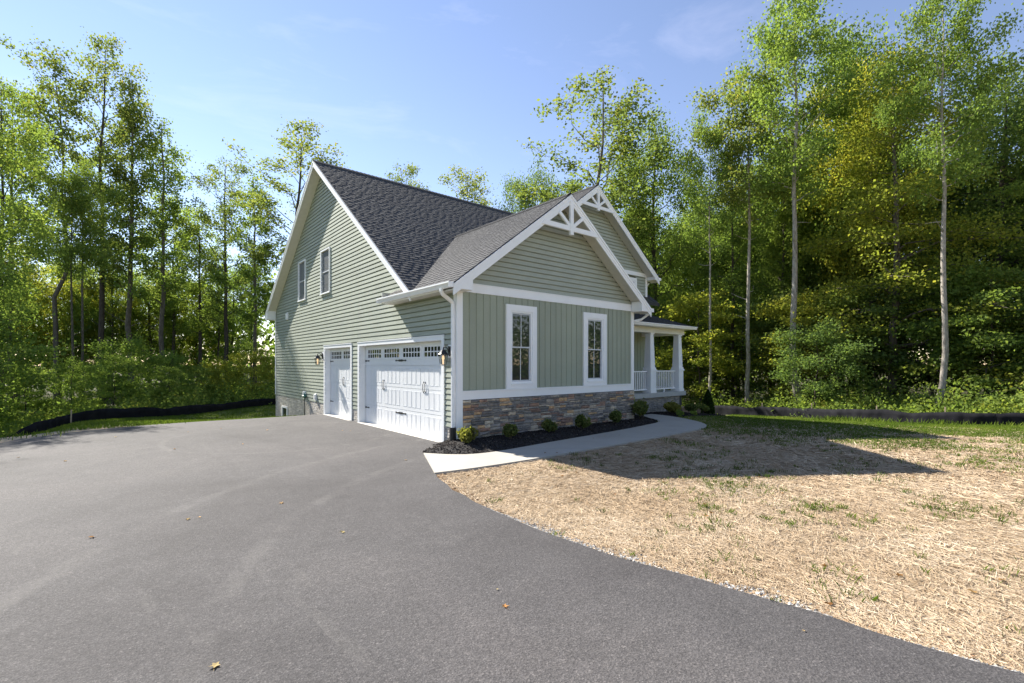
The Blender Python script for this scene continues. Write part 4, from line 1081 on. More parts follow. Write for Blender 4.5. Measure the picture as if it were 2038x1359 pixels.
def make_tree(seed, H, cb, rad, prof, nl, up, leaves, lsize, r0, wob=.25, csig=.45, flat=.5, tier=0, bend=None, sub=5, low_bare=True):
    """returns trunk mesh (trunk + limbs) and crown mesh, base at the origin"""
    r = np.random.default_rng(seed)
    n = 14; T = np.linspace(0, 1, n)
    wx = np.cumsum(r.normal(size=n))*wob*.28; wy = np.cumsum(r.normal(size=n))*wob*.28
    wx -= wx[0]; wy -= wy[0]
    if bend is not None: wx += bend(T)
    pts = np.stack([wx, wy, T*H*.97], 1); rr = r0*np.clip(1.0-T*.93, .03, 1)**.85; rr[0] *= 1.35
    pts[0,2] = -.4
    mb = MB(); mb.tube(pts, list(rr), 9)
    at = lambda h: np.array([np.interp(h, pts[:,2], pts[:,i]) for i in range(3)])
    tw = []; wt = []   # twig sample points with weights
    for k in range(6 if H > 15 and cb > .2 else 0):
        h = H*r.uniform(.12, cb); an = r.uniform(0, 6.28); o = at(h); L = r.uniform(.3, 1.5); d = np.array([math.cos(an), math.sin(an), r.uniform(.1, .7)])
        mb.tube([o, o+d*L*.5+r.normal(size=3)*.04, o+d*L+r.normal(size=3)*.1], [.028, .018, .007], 4, False)
    for k in range(nl):
        q = (k+r.random())/nl; h = H*(cb + (0.97-cb)*q)
        if tier: h = H*(cb+(.97-cb)*(math.floor(q*tier)+.5+r.normal()*.33)/tier)
        L = rad*prof(q)*r.uniform(.65, 1.15); an = k*2.399+r.normal()*.4
        o = at(min(h, H*.95)); d = np.array([math.cos(an), math.sin(an), 0]); u_ = up*(0.5+.9*q)
        m = 6; S = np.linspace(0, 1, m)
        bp = o[None] + d[None]*(S*L)[:,None] + np.array([0,0,1.0])[None]*(u_*L*(S**.8)*r.uniform(.7,1.2) - (.22*L*S**2.2 if tier else 0))[:,None]
        bp[1:] += r.normal(size=(m-1,3))*.06*L*np.array([1,1,.5])
        rb = max(.012, np.interp(h, pts[:,2], rr)*.42*(.4+.6*min(1, L/rad)))
        mb.tube(bp, list(rb*np.clip(1-S*.85, .12, 1)), 5, False)
        for s_ in range(sub):
            f = r.uniform(.3, 1.0); p = np.array([np.interp(f, S, bp[:,i]) for i in range(3)])
            sd = unit(d*r.uniform(.3,1)+np.array([-d[1],d[0],0])*r.normal()*.9+np.array([0,0,r.normal()*.35+.25*up]))
            sl = L*r.uniform(.18, .42); e = p+sd*sl
            mb.tube([p, (p+e)/2+r.normal(size=3)*.03*sl, e], [rb*.35, rb*.22, .006], 4, False)
            for g in np.linspace(.25, 1, 4): tw.append(p+(e-p)*g); wt.append(L)
        for g in np.linspace(.45, 1, 5): tw.append(np.array([np.interp(g, S, bp[:,i]) for i in range(3)])); wt.append(L)
    for g in np.linspace(.82, 1, 6): tw.append(at(H*g*.97)); wt.append(.12*rad)
    tw = np.array(tw); clump = r.gamma(1.5, 1.0, len(tw))*np.maximum(np.array(wt), .06*rad)**1.15; clump /= clump.sum()
    idx = r.choice(len(tw), leaves, p=clump)
    sg = csig*np.array([1,1,.85 if not tier else .40])
    Cc = tw[idx] + r.normal(size=(leaves,3))*sg
    ct = r.random(len(tw))[idx]*.55 + r.random(leaves)*.45
    tint = np.clip(ct*.9 + (Cc[:,2]/H-.5)*.15, 0, 1)
    Q = leaf_quads(Cc, lsize, r, flat)
    return mb, Q, tint
PROTO = {}
def proto(key, bark, leafmat, **kw):
    mb, Q, tint = make_tree(**kw)
    tm = mb.mesh('trunk', M[bark], True); cm = quads_mesh('crown', Q, 4, M[leafmat], tint)
    PROTO[key] = (tm, cm, kw['H'])
ov = lambda q: max(.10, (math.sin(math.pi*min(1, .16+q*.80)))**.8)            # oval crown
tp = lambda q: max(.12, (1-q)**.75*(.6+.4*min(1, q*5)))              # broad below, narrow above
proto('poplar', 'bark_dark', 'leaf_olive', seed=1, H=24, cb=.30, rad=3.4, prof=ov, nl=34, up=.95, leaves=10540, lsize=0.167, r0=.22, csig=.30)
proto('poplar2', 'bark_dark', 'leaf_olive', seed=2, H=22, cb=.30, rad=3.2, prof=tp, nl=32, up=.95, leaves=9520, lsize=0.167, r0=.19, csig=.30)
proto('bent', 'bark_grey', 'leaf_olive', seed=3, H=24, cb=.36, rad=3.4, prof=ov, nl=32, up=.95, leaves=9860, lsize=0.167, r0=.16, csig=.30, bend=lambda T: np.interp(T, [0,.32,.40,.55,1], [0,0,1.1,1.0,.3]))
proto('pale', 'bark_pale', 'leaf_light', seed=4, H=22, cb=.56, rad=3.0, prof=ov, nl=24, up=.75, leaves=12750, lsize=0.152, r0=.15, wob=.16, csig=.36)
proto('pale2', 'bark_pale', 'leaf_light', seed=5, H=24, cb=.50, rad=3.9, prof=ov, nl=28, up=.7, leaves=19550, lsize=0.152, r0=.22, wob=.22, csig=.40, bend=lambda T: np.interp(T, [0,.05,.12,.2,1], [.55,.25,.02,0,0]))
proto('dense', 'bark_dark', 'leaf_green', seed=6, H=20, cb=.14, rad=4.4, prof=ov, nl=44, up=.55, leaves=32300, lsize=0.160, r0=.25, csig=.55)
proto('dense2', 'bark_dark', 'leaf_green', seed=7, H=20, cb=.22, rad=4.8, prof=ov, nl=40, up=.6, leaves=28900, lsize=0.167, r0=.24, csig=.5)
proto('beech', 'bark_grey', 'leaf_yellow', seed=8, H=21, cb=.06, rad=6.6, prof=lambda q: max(.25, 1-q*.75), nl=58, up=.42, leaves=40000, lsize=0.150, r0=.24, csig=.55, flat=.9, tier=17, sub=7)
proto('understory', 'bark_dark', 'leaf_light', seed=9, H=8, cb=.10, rad=2.6, prof=ov, nl=26, up=.5, leaves=11050, lsize=0.144, r0=.07, csig=.34, flat=.8, tier=8)
proto('sapling', 'bark_dark', 'leaf_light', seed=10, H=7, cb=.18, rad=2.2, prof=ov, nl=20, up=.6, leaves=7650, lsize=0.137, r0=.06, csig=.32)

def plant(key, x, y, top, label, cat, group=None, leaf=None, bark=None, rz=None, wide=1.0, name='tree', part='crown', stem='trunk'):
    """stand a tree of the given kind so that its top reaches height top (world z)"""
    tm, cm, H = PROTO[key]; g0 = float(G(x, y)); s = (top-g0)/H
    r_ = empty(name, (x, y, g0), RND.uniform(0, 6.28) if rz is None else rz); r_.scale = (s*wide, s*wide, s)
    tag(r_, label, cat, group)
    a = link(stem, tm, r_); b = link(part, cm, r_)
    for ob, mm in ((a, bark), (b, leaf)):
        if mm: ob.material_slots[0].link = 'OBJECT'; ob.material_slots[0].material = M[mm]
    return r_
T = plant
# woods behind the driveway
T('dense2', -11.6, 21.6, 13.2, 'bright green leafy tree at the picture edge beyond the driveway corner', 'tree', leaf='leaf_light', rz=.4, wide=.9)
T('bent', -9.6, 46.4, 29.0, 'tall tree with a sharp crook in its trunk, behind the fence stake', 'tree', rz=.9)
T('poplar', -6.76, 44.0, 29.6, 'tall thick dark trunked tree with sparse top, second tall one from the picture edge', 'tree', wide=.85)
T('poplar2', -4.84, 42.3, 26.8, 'tall forked tree standing alone against the sky, right of the thick dark trunk', 'tree', bark='bark_grey')
T('poplar2', -2.78, 40.6, 23.2, 'slender leaning tree, shorter than its tall neighbours, next toward the house', 'tree', bark='bark_grey', leaf='leaf_light')
T('poplar', -10.4, 26.4, 16.5, 'thin dark trunked tree nearest the fence bend', 'tree', leaf='leaf_green', wide=.8)
T('poplar', -11.2, 36.0, 20.5, 'leafy tree with a straight dark trunk left of the crooked tree', 'tree', leaf='leaf_green', wide=.75)
T('pale', -7.9, 30.0, 13.5, 'thin pale trunk, left one of a close pair', 'tree', bark='bark_grey', leaf='leaf_green', wide=.8)
T('pale', -7.45, 30.5, 13.9, 'thin pale trunk, right one of a close pair', 'tree', bark='bark_grey', leaf='leaf_green', wide=.8)
T('poplar2', 2.33, 31.6, 16.9, 'slender twin stemmed tree close to the house corner', 'tree', bark='bark_grey', leaf='leaf_green')
T('poplar', 1.6, 39.0, 20.0, 'tree with a pointed crown between the woods and the house gable', 'tree', leaf='leaf_olive', wide=1.05)
T('poplar', 4.5, 28.0, 19.6, 'tree with brownish leaves rising behind the gable peak', 'tree', leaf='leaf_olive', wide=1.3)
T('poplar2', .2, 44.0, 17.0, 'rounded green tree deep in the woods left of the house', 'tree', leaf='leaf_light', wide=1.2)
T('poplar', -1.6, 47, 18.0, 'leafy tree behind the slender leaning one', 'tree', leaf='leaf_green')
# trees showing over the main roof
T('poplar', 15.0, 32.25, 21.0, 'small treetop showing over the main roof slope', 'tree', wide=.95)
T('poplar', 21.3, 30.9, 21.6, 'wide treetop showing over the end of the main ridge', 'tree', wide=1.2)
T('dense', 24.3, 27.0, 20.2, 'dark treetop behind the nearer front gable', 'tree', leaf='leaf_dark', wide=.6)
T('dense2', 26.2, 24.7, 20.4, 'dark treetop left of the farther front gable', 'tree', leaf='leaf_dark', wide=.65)
# woods on the lawn side
T('poplar', 23.8, 15.7, 24.4, 'tall airy tree right behind the farther gable peak', 'tree', leaf='leaf_olive', bark='bark_grey', wide=1.45)
T('dense', 30.1, 14.3, 22.9, 'dense green tree right of the farther gable', 'tree', leaf='leaf_green', wide=.85)
T('pale', 23.49, 6.22, 17.4, 'thin white trunked tree nearest the porch', 'tree', wide=.75)
T('pale', 24.88, 4.39, 20.3, 'straight white trunked tree, second from the porch', 'tree', wide=1.0, leaf='leaf_olive')
T('pale2', 24.29, 1.63, 23.4, 'tall pale trunked tree with a curved foot behind the fence', 'tree', rz=-.75, leaf='leaf_light', wide=.85)
T('pale2', 23.66, -5.02, 19.6, 'tall pale trunked tree behind the fence nearest the picture edge', 'tree', rz=2.0, leaf='leaf_light', wide=.75)
T('beech', 27.9, -2.2, 19.5, 'broad layered tree with yellowing leaves sweeping down to the fence', 'tree', rz=1.0)
T('dense', 35.2, 2.4, 26.0, 'tall dense green tree left of the yellow topped one', 'tree', leaf='leaf_green', wide=.8)
T('dense2', 31.5, -.4, 21.6, 'tree with a golden yellow top', 'tree', leaf='leaf_yellow', wide=.62)
T('dense', 36.2, -6.2, 20.5, 'dark green tree at the far picture edge', 'tree', leaf='leaf_dark', wide=.9)
T('beech', 29.6, -9.0, 15.5, 'low spreading green tree at the picture edge beyond the fence', 'tree', leaf='leaf_green', rz=2.2)
T('poplar2', 28.1, 6.9, 18.5, 'dark reddish trunk between the two white trunks', 'tree', leaf='leaf_green', wide=.8)
T('poplar2', 31.0, 4.6, 19, 'dark trunk in the shade right of the curved foot tree', 'tree', leaf='leaf_green', wide=.8)
T('poplar2', 32.4, 4.4, 20, 'second dark trunk in the shade behind the layered tree', 'tree', leaf='leaf_green', wide=.8)
T('understory', 25.6, 8.0, 7.0, 'small yellow green tree behind the porch roof corner', 'tree', leaf='leaf_yellow', wide=1.15)
T('understory', 26.2, 2.0, 6.2, 'low layered yellowing tree behind the curved foot tree', 'tree', leaf='leaf_yellow', wide=1.1)
T('sapling', 22.9, .0, 3.9, 'dark green bushy sapling against the silt fence', 'tree', leaf='leaf_dark', wide=1.2)
T('beech', 26.2, 14.0, 15.0, 'green tree behind the porch roof', 'tree', leaf='leaf_green', wide=.55, rz=4.0)
# rows deeper in the woods
GL = 'trees deep in the woods left of the house'; GRT = 'trees deep in the woods beyond the lawn'; GU = 'small trees under the tall ones left of the house'
rt = random.Random(5)
for k in range(8):
    a = k/7; x = -20+a*26+rt.uniform(-1, 1); y = 46+rt.uniform(0, 12)-4*(1-a)
    T(['poplar2', 'poplar', 'poplar2'][k % 3], x, y, rt.uniform(11.5, 15.5) if x > -6 else rt.uniform(12, 17), 'backlit tree deep in the woods left of the house', 'tree', GL, leaf=['leaf_light', 'leaf_green', 'leaf_yellow'][rt.randrange(3)], wide=.8)
for k in range(9):
    x = -15+k*2.3+rt.uniform(-.8, .8); y = 48+rt.uniform(0, 7)+k*.3
    T(['dense2', 'dense'][k % 2], x, y, rt.uniform(8.5, 12.5), 'mid height leafy tree among the trunks left of the house', 'tree', 'mid height trees left of the house', leaf=['leaf_light', 'leaf_yellow', 'leaf_light'][k % 3], wide=1.15)
for k in range(18):
    x = -16+k*1.2+rt.uniform(-.5, .5); y = float(-lineside(LEFT_FENCE, np.array([x]), np.array([0.]), True)[0])+rt.uniform(3.5, 12)
    T(['understory', 'sapling'][k % 2], x, y, rt.uniform(1.6, 4.4), 'leafy small tree under the tall ones left of the house', 'tree', GU, leaf=['leaf_light', 'leaf_yellow', 'leaf_light', 'leaf_light'][rt.randrange(4)], wide=1.15)
for k in range(26):
    y = 22-k*1.45+rt.uniform(-.6, .6); x = 36+rt.uniform(-2.5, 9)
    T(['dense', 'dense2'][k % 2], x, y, rt.uniform(15, 20.5), 'dark green tree deep in the woods beyond the lawn', 'tree', GRT, leaf=['leaf_dark', 'leaf_green', 'leaf_dark'][rt.randrange(3)], wide=.9)
for k in range(14):
    y = 14-k*2.0+rt.uniform(-.6, .6); x = 26.5+rt.uniform(0, 4.5)
    T(['understory', 'sapling'][k % 2], x, y, rt.uniform(3.2, 6.8), 'leafy small tree in the shade beyond the lawn fence', 'tree', 'small trees beyond the lawn fence', leaf=['leaf_dark', 'leaf_green', 'leaf_olive'][rt.randrange(3)], wide=1.15)
# one mass of undergrowth and one far wood
def leaf_mass(n, sampler, size, mat, name, label, seed):
    r = np.random.default_rng(seed); P, tn = sampler(n, r)
    Q = leaf_quads(P, size, r, .5)
    return tag(link(name, quads_mesh(name, Q, 4, M[mat], tn)), label, None, None, 'stuff')
def under(side):
    def go(n, r):
        out = []; tn = []; nb = n//130
        fl = catmull(LEFT_FENCE, 12) if side == 'left' else catmull(RIGHT_FENCE, 12)
        for k in range(nb):
            q = fl[r.integers(len(fl))]
            c = q+(np.array([r.uniform(-2, 1), r.uniform(1.2, 13)]) if side == 'left' else np.array([r.uniform(.7, 9), r.uniform(-1, 1)]))
            near_end = side == 'left' and c[0] < -5.5
            if near_end: c = c+np.array([-1.2, 1.6])
            h = min((r.gamma(2.0, .40)+.22)*(1.5 if side == 'left' else 1.0)*(.5 if near_end else 1), 3.2); m = 130; rr_ = r.uniform(.35, .9)+h*.12
            p = unit(r.normal(size=(m,3)))*(r.random((m,1))**.4); p[:,2] = np.abs(p[:,2])
            p = p*np.array([rr_, rr_, h]); p[:,:2] += c; p[:,2] += G(p[:,0], p[:,1]); out.append(p); tn.append(np.clip(r.random()*.7+r.random(m)*.3, 0, 1))
        return np.concatenate(out), np.concatenate(tn)
    return go
leaf_mass(82000, under('left'), .13, 'leaf_light', 'undergrowth', 'tangled undergrowth on the woods floor behind the driveway', 31)
leaf_mass(60000, under('right'), .13, 'leaf_green', 'undergrowth', 'tangled undergrowth on the woods floor beyond the lawn', 32)
def far_belt(n, r):
    th = r.uniform(-math.pi, math.pi, n)      # all round the plot
    d = r.uniform(56, 90, n); a = YAW-th*1.0
    x = CAM[0]+d*np.cos(a); y = CAM[1]+d*np.sin(a)
    top = np.where((th > .05) & (th < 1.2), 18, 11.0)*(0.65+.7*vnoise(x, y, .12, 3))
    z = r.random(n)**.9*top-1.2
    return np.stack([x, y, z], 1), np.clip(vnoise(x, y, .3, 8)*.6+r.random(n)*.4, 0, 1)
leaf_mass(150000, far_belt, .50, 'leaf_green', 'far_wood', 'distant green wood closing the view', 33)

# ------------------------------------------------------------------ garden shrubs
def shrub_mesh(seed, rx, rz, n, size, mat, up=.6):
    r = np.random.default_rng(seed)
    nl = 9; lc = unit(r.normal(size=(nl,3)))*r.uniform(.30, .62, (nl,1)); lc[:,2] = np.abs(lc[:,2])*.9-.05; lr = r.uniform(.36, .58, nl)
    k = r.integers(nl, size=n); p = lc[k]+unit(r.normal(size=(n,3)))*(lr[k]*r.random(n)**.28)[:,None]
    sp = r.random(n) < .10; p[sp] = p[sp]*r.uniform(1.08, 1.32, (sp.sum(),1))
    p = p*np.array([rx, rx, rz*1.12]) + np.array([0,0,rz*.80]); p[:,2] = np.maximum(p[:,2], .02)
    p[:,:2] *= (.55+.45*np.clip(p[:,2:3]/(rz*.8), 0, 1))
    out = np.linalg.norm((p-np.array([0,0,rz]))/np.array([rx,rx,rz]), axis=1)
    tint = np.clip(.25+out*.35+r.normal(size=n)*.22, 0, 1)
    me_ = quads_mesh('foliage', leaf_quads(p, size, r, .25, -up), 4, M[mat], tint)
    mb_ = MB()
    for k in range(9):
        a = k*2.4; e = Vector((math.cos(a)*rx*.6, math.sin(a)*rx*.6, rz*1.4)); mb_.tube([(0,0,-.05), e*.5*.9, e], [.010,.007,.004], 5)
    return me_, mb_.mesh('stems', M['bark_dark'])
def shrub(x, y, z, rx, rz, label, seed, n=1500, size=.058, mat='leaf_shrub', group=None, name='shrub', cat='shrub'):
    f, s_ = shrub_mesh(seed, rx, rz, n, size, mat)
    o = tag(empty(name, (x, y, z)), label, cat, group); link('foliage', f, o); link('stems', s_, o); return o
M['leaf_gold'] = tinted('leaf_gold', [(0, (.10,.12,.03)), (.5, (.19,.20,.05)), (1, (.36,.34,.12))], **LEAF)
GS_ = 'shrubs along the stone wall'
shrub(-.02, -.50, .13, .24, .225, 'yellow green shrub at the garage corner by the downspout', 1, mat='leaf_gold', group=GS_)
shrub(1.02, -.66, .14, .20, .205, 'small round shrub in the mulch under the nearer front window', 2, group=GS_)
shrub(2.42, -.50, .15, .21, .185, 'small round shrub just right of the nearer front window', 3, group=GS_)
shrub(3.52, -.58, .15, .23, .205, 'small round shrub midway along the stone wall', 4, group=GS_)
shrub(5.12, -.46, .15, .23, .225, 'small round shrub under the farther front window', 5, group=GS_)
shrub(6.72, -.24, .15, .33, .33, 'larger shrub at the corner of the stone wall beside the porch', 6, n=2600, group=GS_)
GP = 'plants in front of the porch'
shrub(7.35, .75, .15, .30, .36, 'bright broad leaved plant beside the wall corner at the porch', 7, n=260, size=.20, mat='leaf_light', group=GP)
shrub(9.75, .55, .05, .36, .26, 'wide tan green bush in front of the porch base', 8, n=3600, size=.06, mat='leaf_gold', group=GP)
shrub(11.0, .45, .0, .30, .21, 'low dark bush near the porch end', 9, n=2400, size=.06, group=GP)
shrub(11.7, .40, -.02, .26, .19, 'low olive bush next to the narrow evergreen', 10, n=2200, size=.06, mat='leaf_olive', group=GP)
shrub(9.35, -.02, .02, .16, .12, 'tiny leafy plant at the walkway bend', 11, n=120, size=.12, mat='leaf_light', group=GP)
shrub(10.2, -.05, .02, .15, .08, 'tiny low plant at the bed edge', 12, n=90, size=.11, mat='leaf_light', group=GP)
r = np.random.default_rng(77); n = 5200; hh = r.random(n); an = r.uniform(0, 6.28, n); rad = .27*np.sqrt(r.random(n))*(1-hh**2.2)*np.minimum(1, .6+hh*3)
P = np.stack([rad*np.cos(an), rad*np.sin(an), .03+hh*1.05], 1)
ar = tag(empty('arborvitae', (12.35, .55, float(G(12.35, .55))-.02)), 'narrow dark evergreen at the end of the porch bed', 'evergreen', GP)
link('foliage', quads_mesh('foliage', leaf_quads(P, .07, r, .0, -.9), 4, M['leaf_thuja'], np.clip(rad/.27*.6+r.random(n)*.4, 0, 1)), ar)
MB().tube([(0,0,-.1),(0,0,.9)], [.03,.008], 7).build('trunk', M['bark_dark'], ar)

# ------------------------------------------------------------------ lawn cover, mulch chips, gravel
def inpoly(x, y, poly):
    P = np.array(poly); c = np.zeros(len(x), bool); j = len(P)-1
    for i in range(len(P)):
        cond = ((P[i,1] > y) != (P[j,1] > y)) & (x < (P[j,0]-P[i,0])*(y-P[i,1])/(P[j,1]-P[i,1]+1e-12)+P[i,0]); c ^= cond; j = i
    return c
walk_poly = list(map(tuple, catmull(W_FAR, 8))) + list(map(tuple, near[::-1]))
def on_lawn(x, y, pad=0):
    ok = ~inpoly(x, y, poly) & ~inpoly(x, y, walk_poly) & ~inpoly(x, y, bed_poly) & ~inpoly(x, y, bed2_poly) & (woods(x, y) < .3)
    return ok & ~((x > -.1) & (x < 12) & (y > -.1) & (y < 16))
def near_samples(n, r, rmin, rmax, p=1.0):
    d = rmin*(rmax/rmin)**(r.random(n)**p); a = r.uniform(-math.pi*.62, .75, n)+.0
    x = CAM[0]+d*np.cos(a+.35); y = CAM[1]+d*np.sin(a+.35); return x, y, d
r = np.random.default_rng(101)
x, y, d = near_samples(560000, r, 3.2, 22)
ok = on_lawn(x, y) & (x > -2.5); x, y, d = x[ok], y[ok], d[ok]
keepm = r.random(len(x)) < np.clip(1.15-grassy(x, y)*.45, .3, 1); x, y, d = x[keepm], y[keepm], d[keepm]
n = len(x); L = r.uniform(.05, .20, n)*np.clip(d/7, .8, 1.8); an = r.normal(.25, .75, n) + (vnoise(x, y, .6, 3)-.5)*2.2
w2 = r.uniform(.0013, .0028, n)*np.clip(d/6, .9, 2.4)
z0 = G(x, y)+.006+r.random(n)*.022; tz = r.normal(0, .05, n)
dx, dy = np.cos(an), np.sin(an)
P0 = np.stack([x-dx*L/2, y-dy*L/2, z0-tz*L], 1); P1 = np.stack([x+dx*L/2, y+dy*L/2, z0+tz*L], 1)
sd = np.stack([-dy, dx, r.normal(0, .4, n)], 1)*w2[:,None]
Q = np.stack([P0-sd, P1-sd*.7, P1+sd*.7, P0+sd], 1).reshape(-1, 3)
print('straw', n)
tag(link('straw', quads_mesh('straw', Q, 4, M['straw'], np.clip(r.random(n)*.75+vnoise(x, y, 1.2, 6)*.3, 0, 1))), 'pale loose straw scattered over the lawn', None, None, 'stuff')

def blades(x, y, h, r, wd):
    n = len(x); an = r.uniform(0, 6.28, n); ln = r.uniform(.1, .7, n); z0 = G(x, y)-.005
    dx, dy = np.cos(an), np.sin(an); b = np.stack([x, y, z0], 1)
    t = b + np.stack([dx*h*ln, dy*h*ln, h*np.sqrt(np.clip(1-ln**2*.6, .1, 1))], 1)
    m_ = b*.5+t*.5 + np.stack([-dx*h*ln*.12, -dy*h*ln*.12, h*.08], 1); s = np.stack([-dy, dx, np.zeros(n)], 1)*wd[:,None]
    return np.stack([b-s, b+s, m_+s*.8, t, m_-s*.8], 1).reshape(-1, 3)
r = np.random.default_rng(55)
xs_, ys_, hs_, ws_ = [], [], [], []
# separate tufts in the straw
x, y, d = near_samples(18000, r, 3.0, 20)
ok = on_lawn(x, y) & (x > -2.5); x, y, d = x[ok], y[ok], d[ok]
pm = r.random(len(x)) < np.clip((fbm(x, y, .8, 14)-.45)*4.0*ss(-2.2, 2.5, x)+grassy(x, y)*.25, .006, 1)
for cx_, cy_, dd in zip(x[pm], y[pm], d[pm]):
    k = r.integers(7, 26); sp = r.uniform(.02, .07)
    xs_.append(cx_+r.normal(0, sp, k)); ys_.append(cy_+r.normal(0, sp, k)); hs_.append(r.uniform(.03, .10, k)); ws_.append(np.full(k, .0022*max(1, dd/6)))
# carpet where the lawn has taken
x = r.uniform(3, 22, 300000); y = r.uniform(-14, 4, 300000)
ok = on_lawn(x, y) & (r.random(len(x)) < np.clip((grassy(x, y)+(vnoise(x, y, 1.6, 31)-.5)*.5-.33)*3.2, 0, 1)); x, y = x[ok], y[ok]
xs_.append(x); ys_.append(y); hs_.append(r.uniform(.035, .09, len(x))); ws_.append(np.full(len(x), .007))
x = r.uniform(-9, 4, 60000); y = r.uniform(9.5, 27, 60000)
ok = on_lawn(x, y) & (r.random(len(x)) < .8); x, y = x[ok], y[ok]
xs_.append(x); ys_.append(y); hs_.append(r.uniform(.04, .11, len(x))); ws_.append(np.full(len(x), .010))
# weeds at the foot of the right fence and along the drive edge
for (cx_, cy_, k, sp, hh_) in ((19.4, -1.9, 260, .35, .32), (19.0, -3.3, 240, .4, .28), (18.9, -5.5, 140, .3, .30), (19.2, -7.4, 160, .4, .25), (20.3, .3, 60, .3, .2), (-4.6, 9.9, 60, .25, .2), (-7.4, 8.4, 60, .3, .2)):
    xs_.append(cx_+r.normal(0, sp, k)); ys_.append(cy_+r.normal(0, sp*1.6, k)); hs_.append(r.uniform(.4, 1, k)*hh_); ws_.append(np.full(k, .010))
x = np.concatenate(xs_); y = np.concatenate(ys_); h = np.concatenate(hs_); wd = np.concatenate(ws_); print('blades', len(x))
tag(link('grass', quads_mesh('grass', blades(x, y, h, r, wd), 5, M['grass'], np.clip(vnoise(x, y, .9, 21)*.6+r.random(len(x))*.45-.05, 0, 1))), 'short green grass coming up in tufts and patches', None, None, 'stuff')

def chips(n, x, y, z, smin, smax, r, mat, name, label, flat=.45, tint=None):
    """small irregular lumps: squashed octahedra"""
    s = r.uniform(smin, smax, n)[:,None]
    a = unit(r.normal(size=(n,3))); b = unit(np.cross(a, r.normal(size=(n,3)))); c = np.cross(a, b)
    C_ = np.stack([x, y, z], 1); A = a*s*r.uniform(.7,1.3,(n,1)); B = b*s*r.uniform(.5,1,(n,1)); D_ = c*s*r.uniform(.3,.9,(n,1))
    for q in (A, B, D_): q[:,2] *= flat
    tris = []
    for i in (1,-1):
        for j in (1,-1):
            for k in (1,-1):
                t3 = [C_+A*i, C_+B*j, C_+D_*k]
                tris.append(np.stack(t3 if i*j*k > 0 else t3[::-1], 1))
    Q = np.stack(tris, 1).reshape(-1, 3)
    tn = np.repeat(r.random(n) if tint is None else tint, 8)
    return tag(link(name, quads_mesh(name, Q, 3, M[mat], tn)), label, None, None, 'stuff')
r = np.random.default_rng(9)
x = r.uniform(-1.1, 8.1, 26000); y = r.uniform(-1.3, 1.0, 26000); ok = inpoly(x, y, bed_poly); x, y = x[ok], y[ok]
chips(len(x), x, y, bed_z(x, y)+r.uniform(0, .015, len(x)), .008, .026, r, 'chips', 'mulch', 'dark shredded mulch in the planting bed', .5)
x = r.uniform(9, 13.3, 6000); y = r.uniform(-.2, 1.6, 6000); ok = inpoly(x, y, bed2_poly); x, y = x[ok], y[ok]
chips(len(x), x, y, G(x, y)+.07+r.uniform(0, .02, len(x)), .015, .035, r, 'chips', 'mulch', 'dark shredded mulch in front of the porch', .5)
E_ = EDGE_R[(EDGE_R[:,1] < -4.0) & (EDGE_R[:,1] > -10)]
k = r.integers(len(E_), size=3600); t_ = r.random(3600); x = E_[k,0]; y = E_[k,1]+r.uniform(-.06, .06, 3600)
wgt = .015+.26*np.clip(vnoise(y, y*0, 1.7, 5)-.25, 0, 1)*ss(-4.0, -5.0, y)*ss(-9.6, -7.2, y)
off = np.abs(r.normal(0, 1, 3600))*wgt*.55
sel = off < .26; x = (x+off)[sel]; y = y[sel]
chips(len(x), x, y, G(x, y)+.010+r.uniform(0, .014, len(x)), .007, .022, r, 'gravel', 'gravel', 'pale crushed stone along the driveway edge', .7)
k = r.integers(len(EDGE_R), size=2600); x = EDGE_R[k,0]+r.normal(.05, .05, 2600); y = EDGE_R[k,1]; ok = ~inpoly(x, y, poly) & ~inpoly(x, y, walk_poly) & (y < -2.05) & (y > -10); x, y = x[ok], y[ok]
M['soil'] = tinted('soil', [(0, (.16,.09,.05)), (.5, (.30,.18,.10)), (1, (.42,.30,.19))])
chips(len(x), x, y, G(x, y)+.012, .010, .030, r, 'soil', 'soil_crumbs', 'reddish crumbs of soil along the driveway edge', .6)

# ------------------------------------------------------------------ fallen leaves
M['dead_leaf'] = tinted('dead_leaf', [(0, (.16,.075,.03)), (.5, (.30,.15,.06)), (1, (.62,.45,.25))], trans=.2, objvar=.3)
def dead_leaf_mesh(seed, tint):
    r_ = random.Random(seed); v = [(0, 0, .006)]; k = 10
    for i in range(k):
        a = 2*math.pi*i/k; rr_ = (1.0 if i % 2 == 0 else .48)*r_.uniform(.75, 1.2); v.append((math.cos(a)*rr_, math.sin(a)*rr_, r_.uniform(.0, .34)))
    v += [(1.9, .1, .05), (1.0, .04, .03), (1.0, -.04, .03)]
    f = [(0, 1+i, 1+(i+1) % k) for i in range(k)] + [(11, 12, 13)]
    me_ = MB().add(v, f).mesh('fallen_leaf', M['dead_leaf'])
    at = me_.attributes.new('tint', 'FLOAT', 'FACE'); at.data.foreach_set('value', np.full(len(f), tint, np.float32)); return me_
DL = [dead_leaf_mesh(k, t_) for k, t_ in enumerate((.95, .8, .6, .2, .1, .35))]
def pxg(u, v, z=0.0):
    f, hy = 941.68, 724.5; fx, fy = math.cos(YAW), math.sin(YAW); t = (CAM[2]-z)*f/(v-hy); rr_ = (u-1019)/f*t
    return CAM[0]+fx*t+fy*rr_, CAM[1]+fy*t-fx*rr_
def leaf(x, y, z, s, k, label, group):
    o = link('fallen_leaf', DL[k]); o.location = (x, y, z); s *= .66; o.scale = (s, s, s); o.rotation_euler = (RND.uniform(-.15,.15), RND.uniform(-.15,.15), RND.uniform(0, 6.28))
    tag(o, label, 'leaf', group)
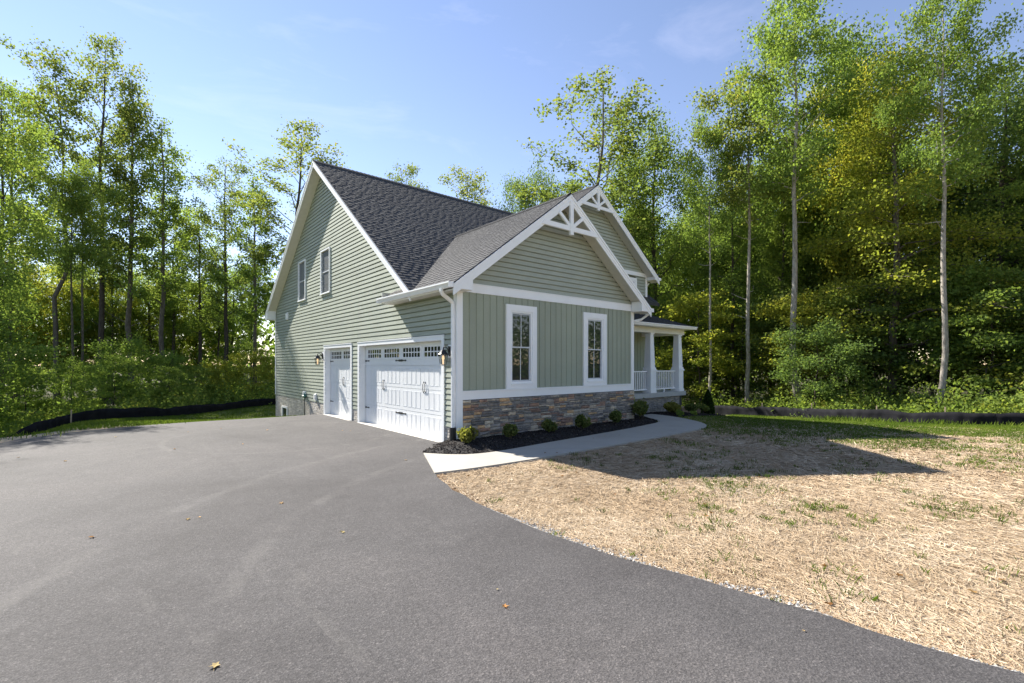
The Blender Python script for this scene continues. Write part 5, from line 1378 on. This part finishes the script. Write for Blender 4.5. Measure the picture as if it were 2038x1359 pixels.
drive_leaves = [(428, 1327, .050, 0, 'large pale star shaped leaf nearest the camera on the driveway'), (1005, 1208, .045, 2, 'tan curled leaf on the driveway below the gravel edge'),
 (682, 1060, .045, 0, 'pale leaf on the driveway below the wide garage door'), (374, 1034, .05, 1, 'pale leaf beside a white fleck in the middle of the driveway'), (397, 1030, .03, 0, 'white fleck beside a pale leaf in the middle of the driveway'),
 (808, 916, .05, 1, 'tan leaf on the driveway near the walkway corner'), (990, 1174, .018, 0, 'small white fleck on the driveway above the curled leaf'), (1600, 1257, .02, 1, 'tan sliver on the asphalt close to the straw edge')]
for u, v, s, k, lb in drive_leaves:
    x, y = pxg(u, v, .035); leaf(x, y, .042, s, k, lb, 'leaves fallen on the driveway')
for u, v in ((347, 894), (483, 884), (130, 918), (36, 911), (374, 860), (440, 853), (532, 856), (230, 870), (682, 857), (697, 858), (830, 862), (183, 1070), (560, 1002)):
    x, y = pxg(u, v, .035); leaf(x, y, float(G(x, y))+.042, RND.uniform(.035, .055), RND.choice((0, 1, 2)), 'small pale leaf far back on the driveway', 'leaves far back on the driveway')
for u, v, k, lb in ((932, 948, 3, 'brown leaf on the straw near the walkway corner'), (1148, 941, 3, 'brown leaf on the sunlit straw just outside the house shadow'), (1320, 960, 4, 'dark leaf on the straw below the middle of the house shadow'), (1417, 1022, 4, 'dark brown leaf on the straw in the middle of the lawn'), (1406, 1028, 2, 'orange leaf beside a dark one in the middle of the lawn'), (1640, 1128, 4, 'dark leaf on the straw left of the grass tufts'), (1650, 1204, 4, 'dark curled leaf near the gravel'), (1992, 1156, 2, 'orange leaf in the grass near the picture edge'), (1937, 1180, 2, 'orange leaf on the straw near the corner of the picture'), (1790, 1147, 3, 'red brown leaf low in the lawn')):
    x, y = pxg(u, v, .02); leaf(x, y, float(G(x, y))+.03, .055, k, lb, 'leaves fallen on the lawn')
for k in range(26):
    u, v = RND.uniform(1080, 2000), RND.uniform(905, 1010); x, y = pxg(u, v, .02)
    if on_lawn(np.array([x]), np.array([y]))[0]: leaf(x, y, float(G(x, y))+.03, RND.uniform(.03, .05), RND.choice((3, 4, 5, 2)), 'small brown leaf lying on the lawn', 'small leaves strewn on the lawn')
for u, v in ((1232, 868), (1203, 868), (1181, 874), (1222, 860), (1240, 857), (1177, 857), (1110, 862)):
    x, y = pxg(u, v, .10); leaf(x, y, .125, .04, RND.choice((2, 3, 1)), 'small leaf on the mulch beside the walkway', 'leaves on the mulch')
for u, v in ((1108, 902), (1085, 902)):
    x, y = pxg(u, v, .05); leaf(x, y, .06, .045, 3, 'brown leaf on the edge of the walkway', 'leaves on the walkway edge')
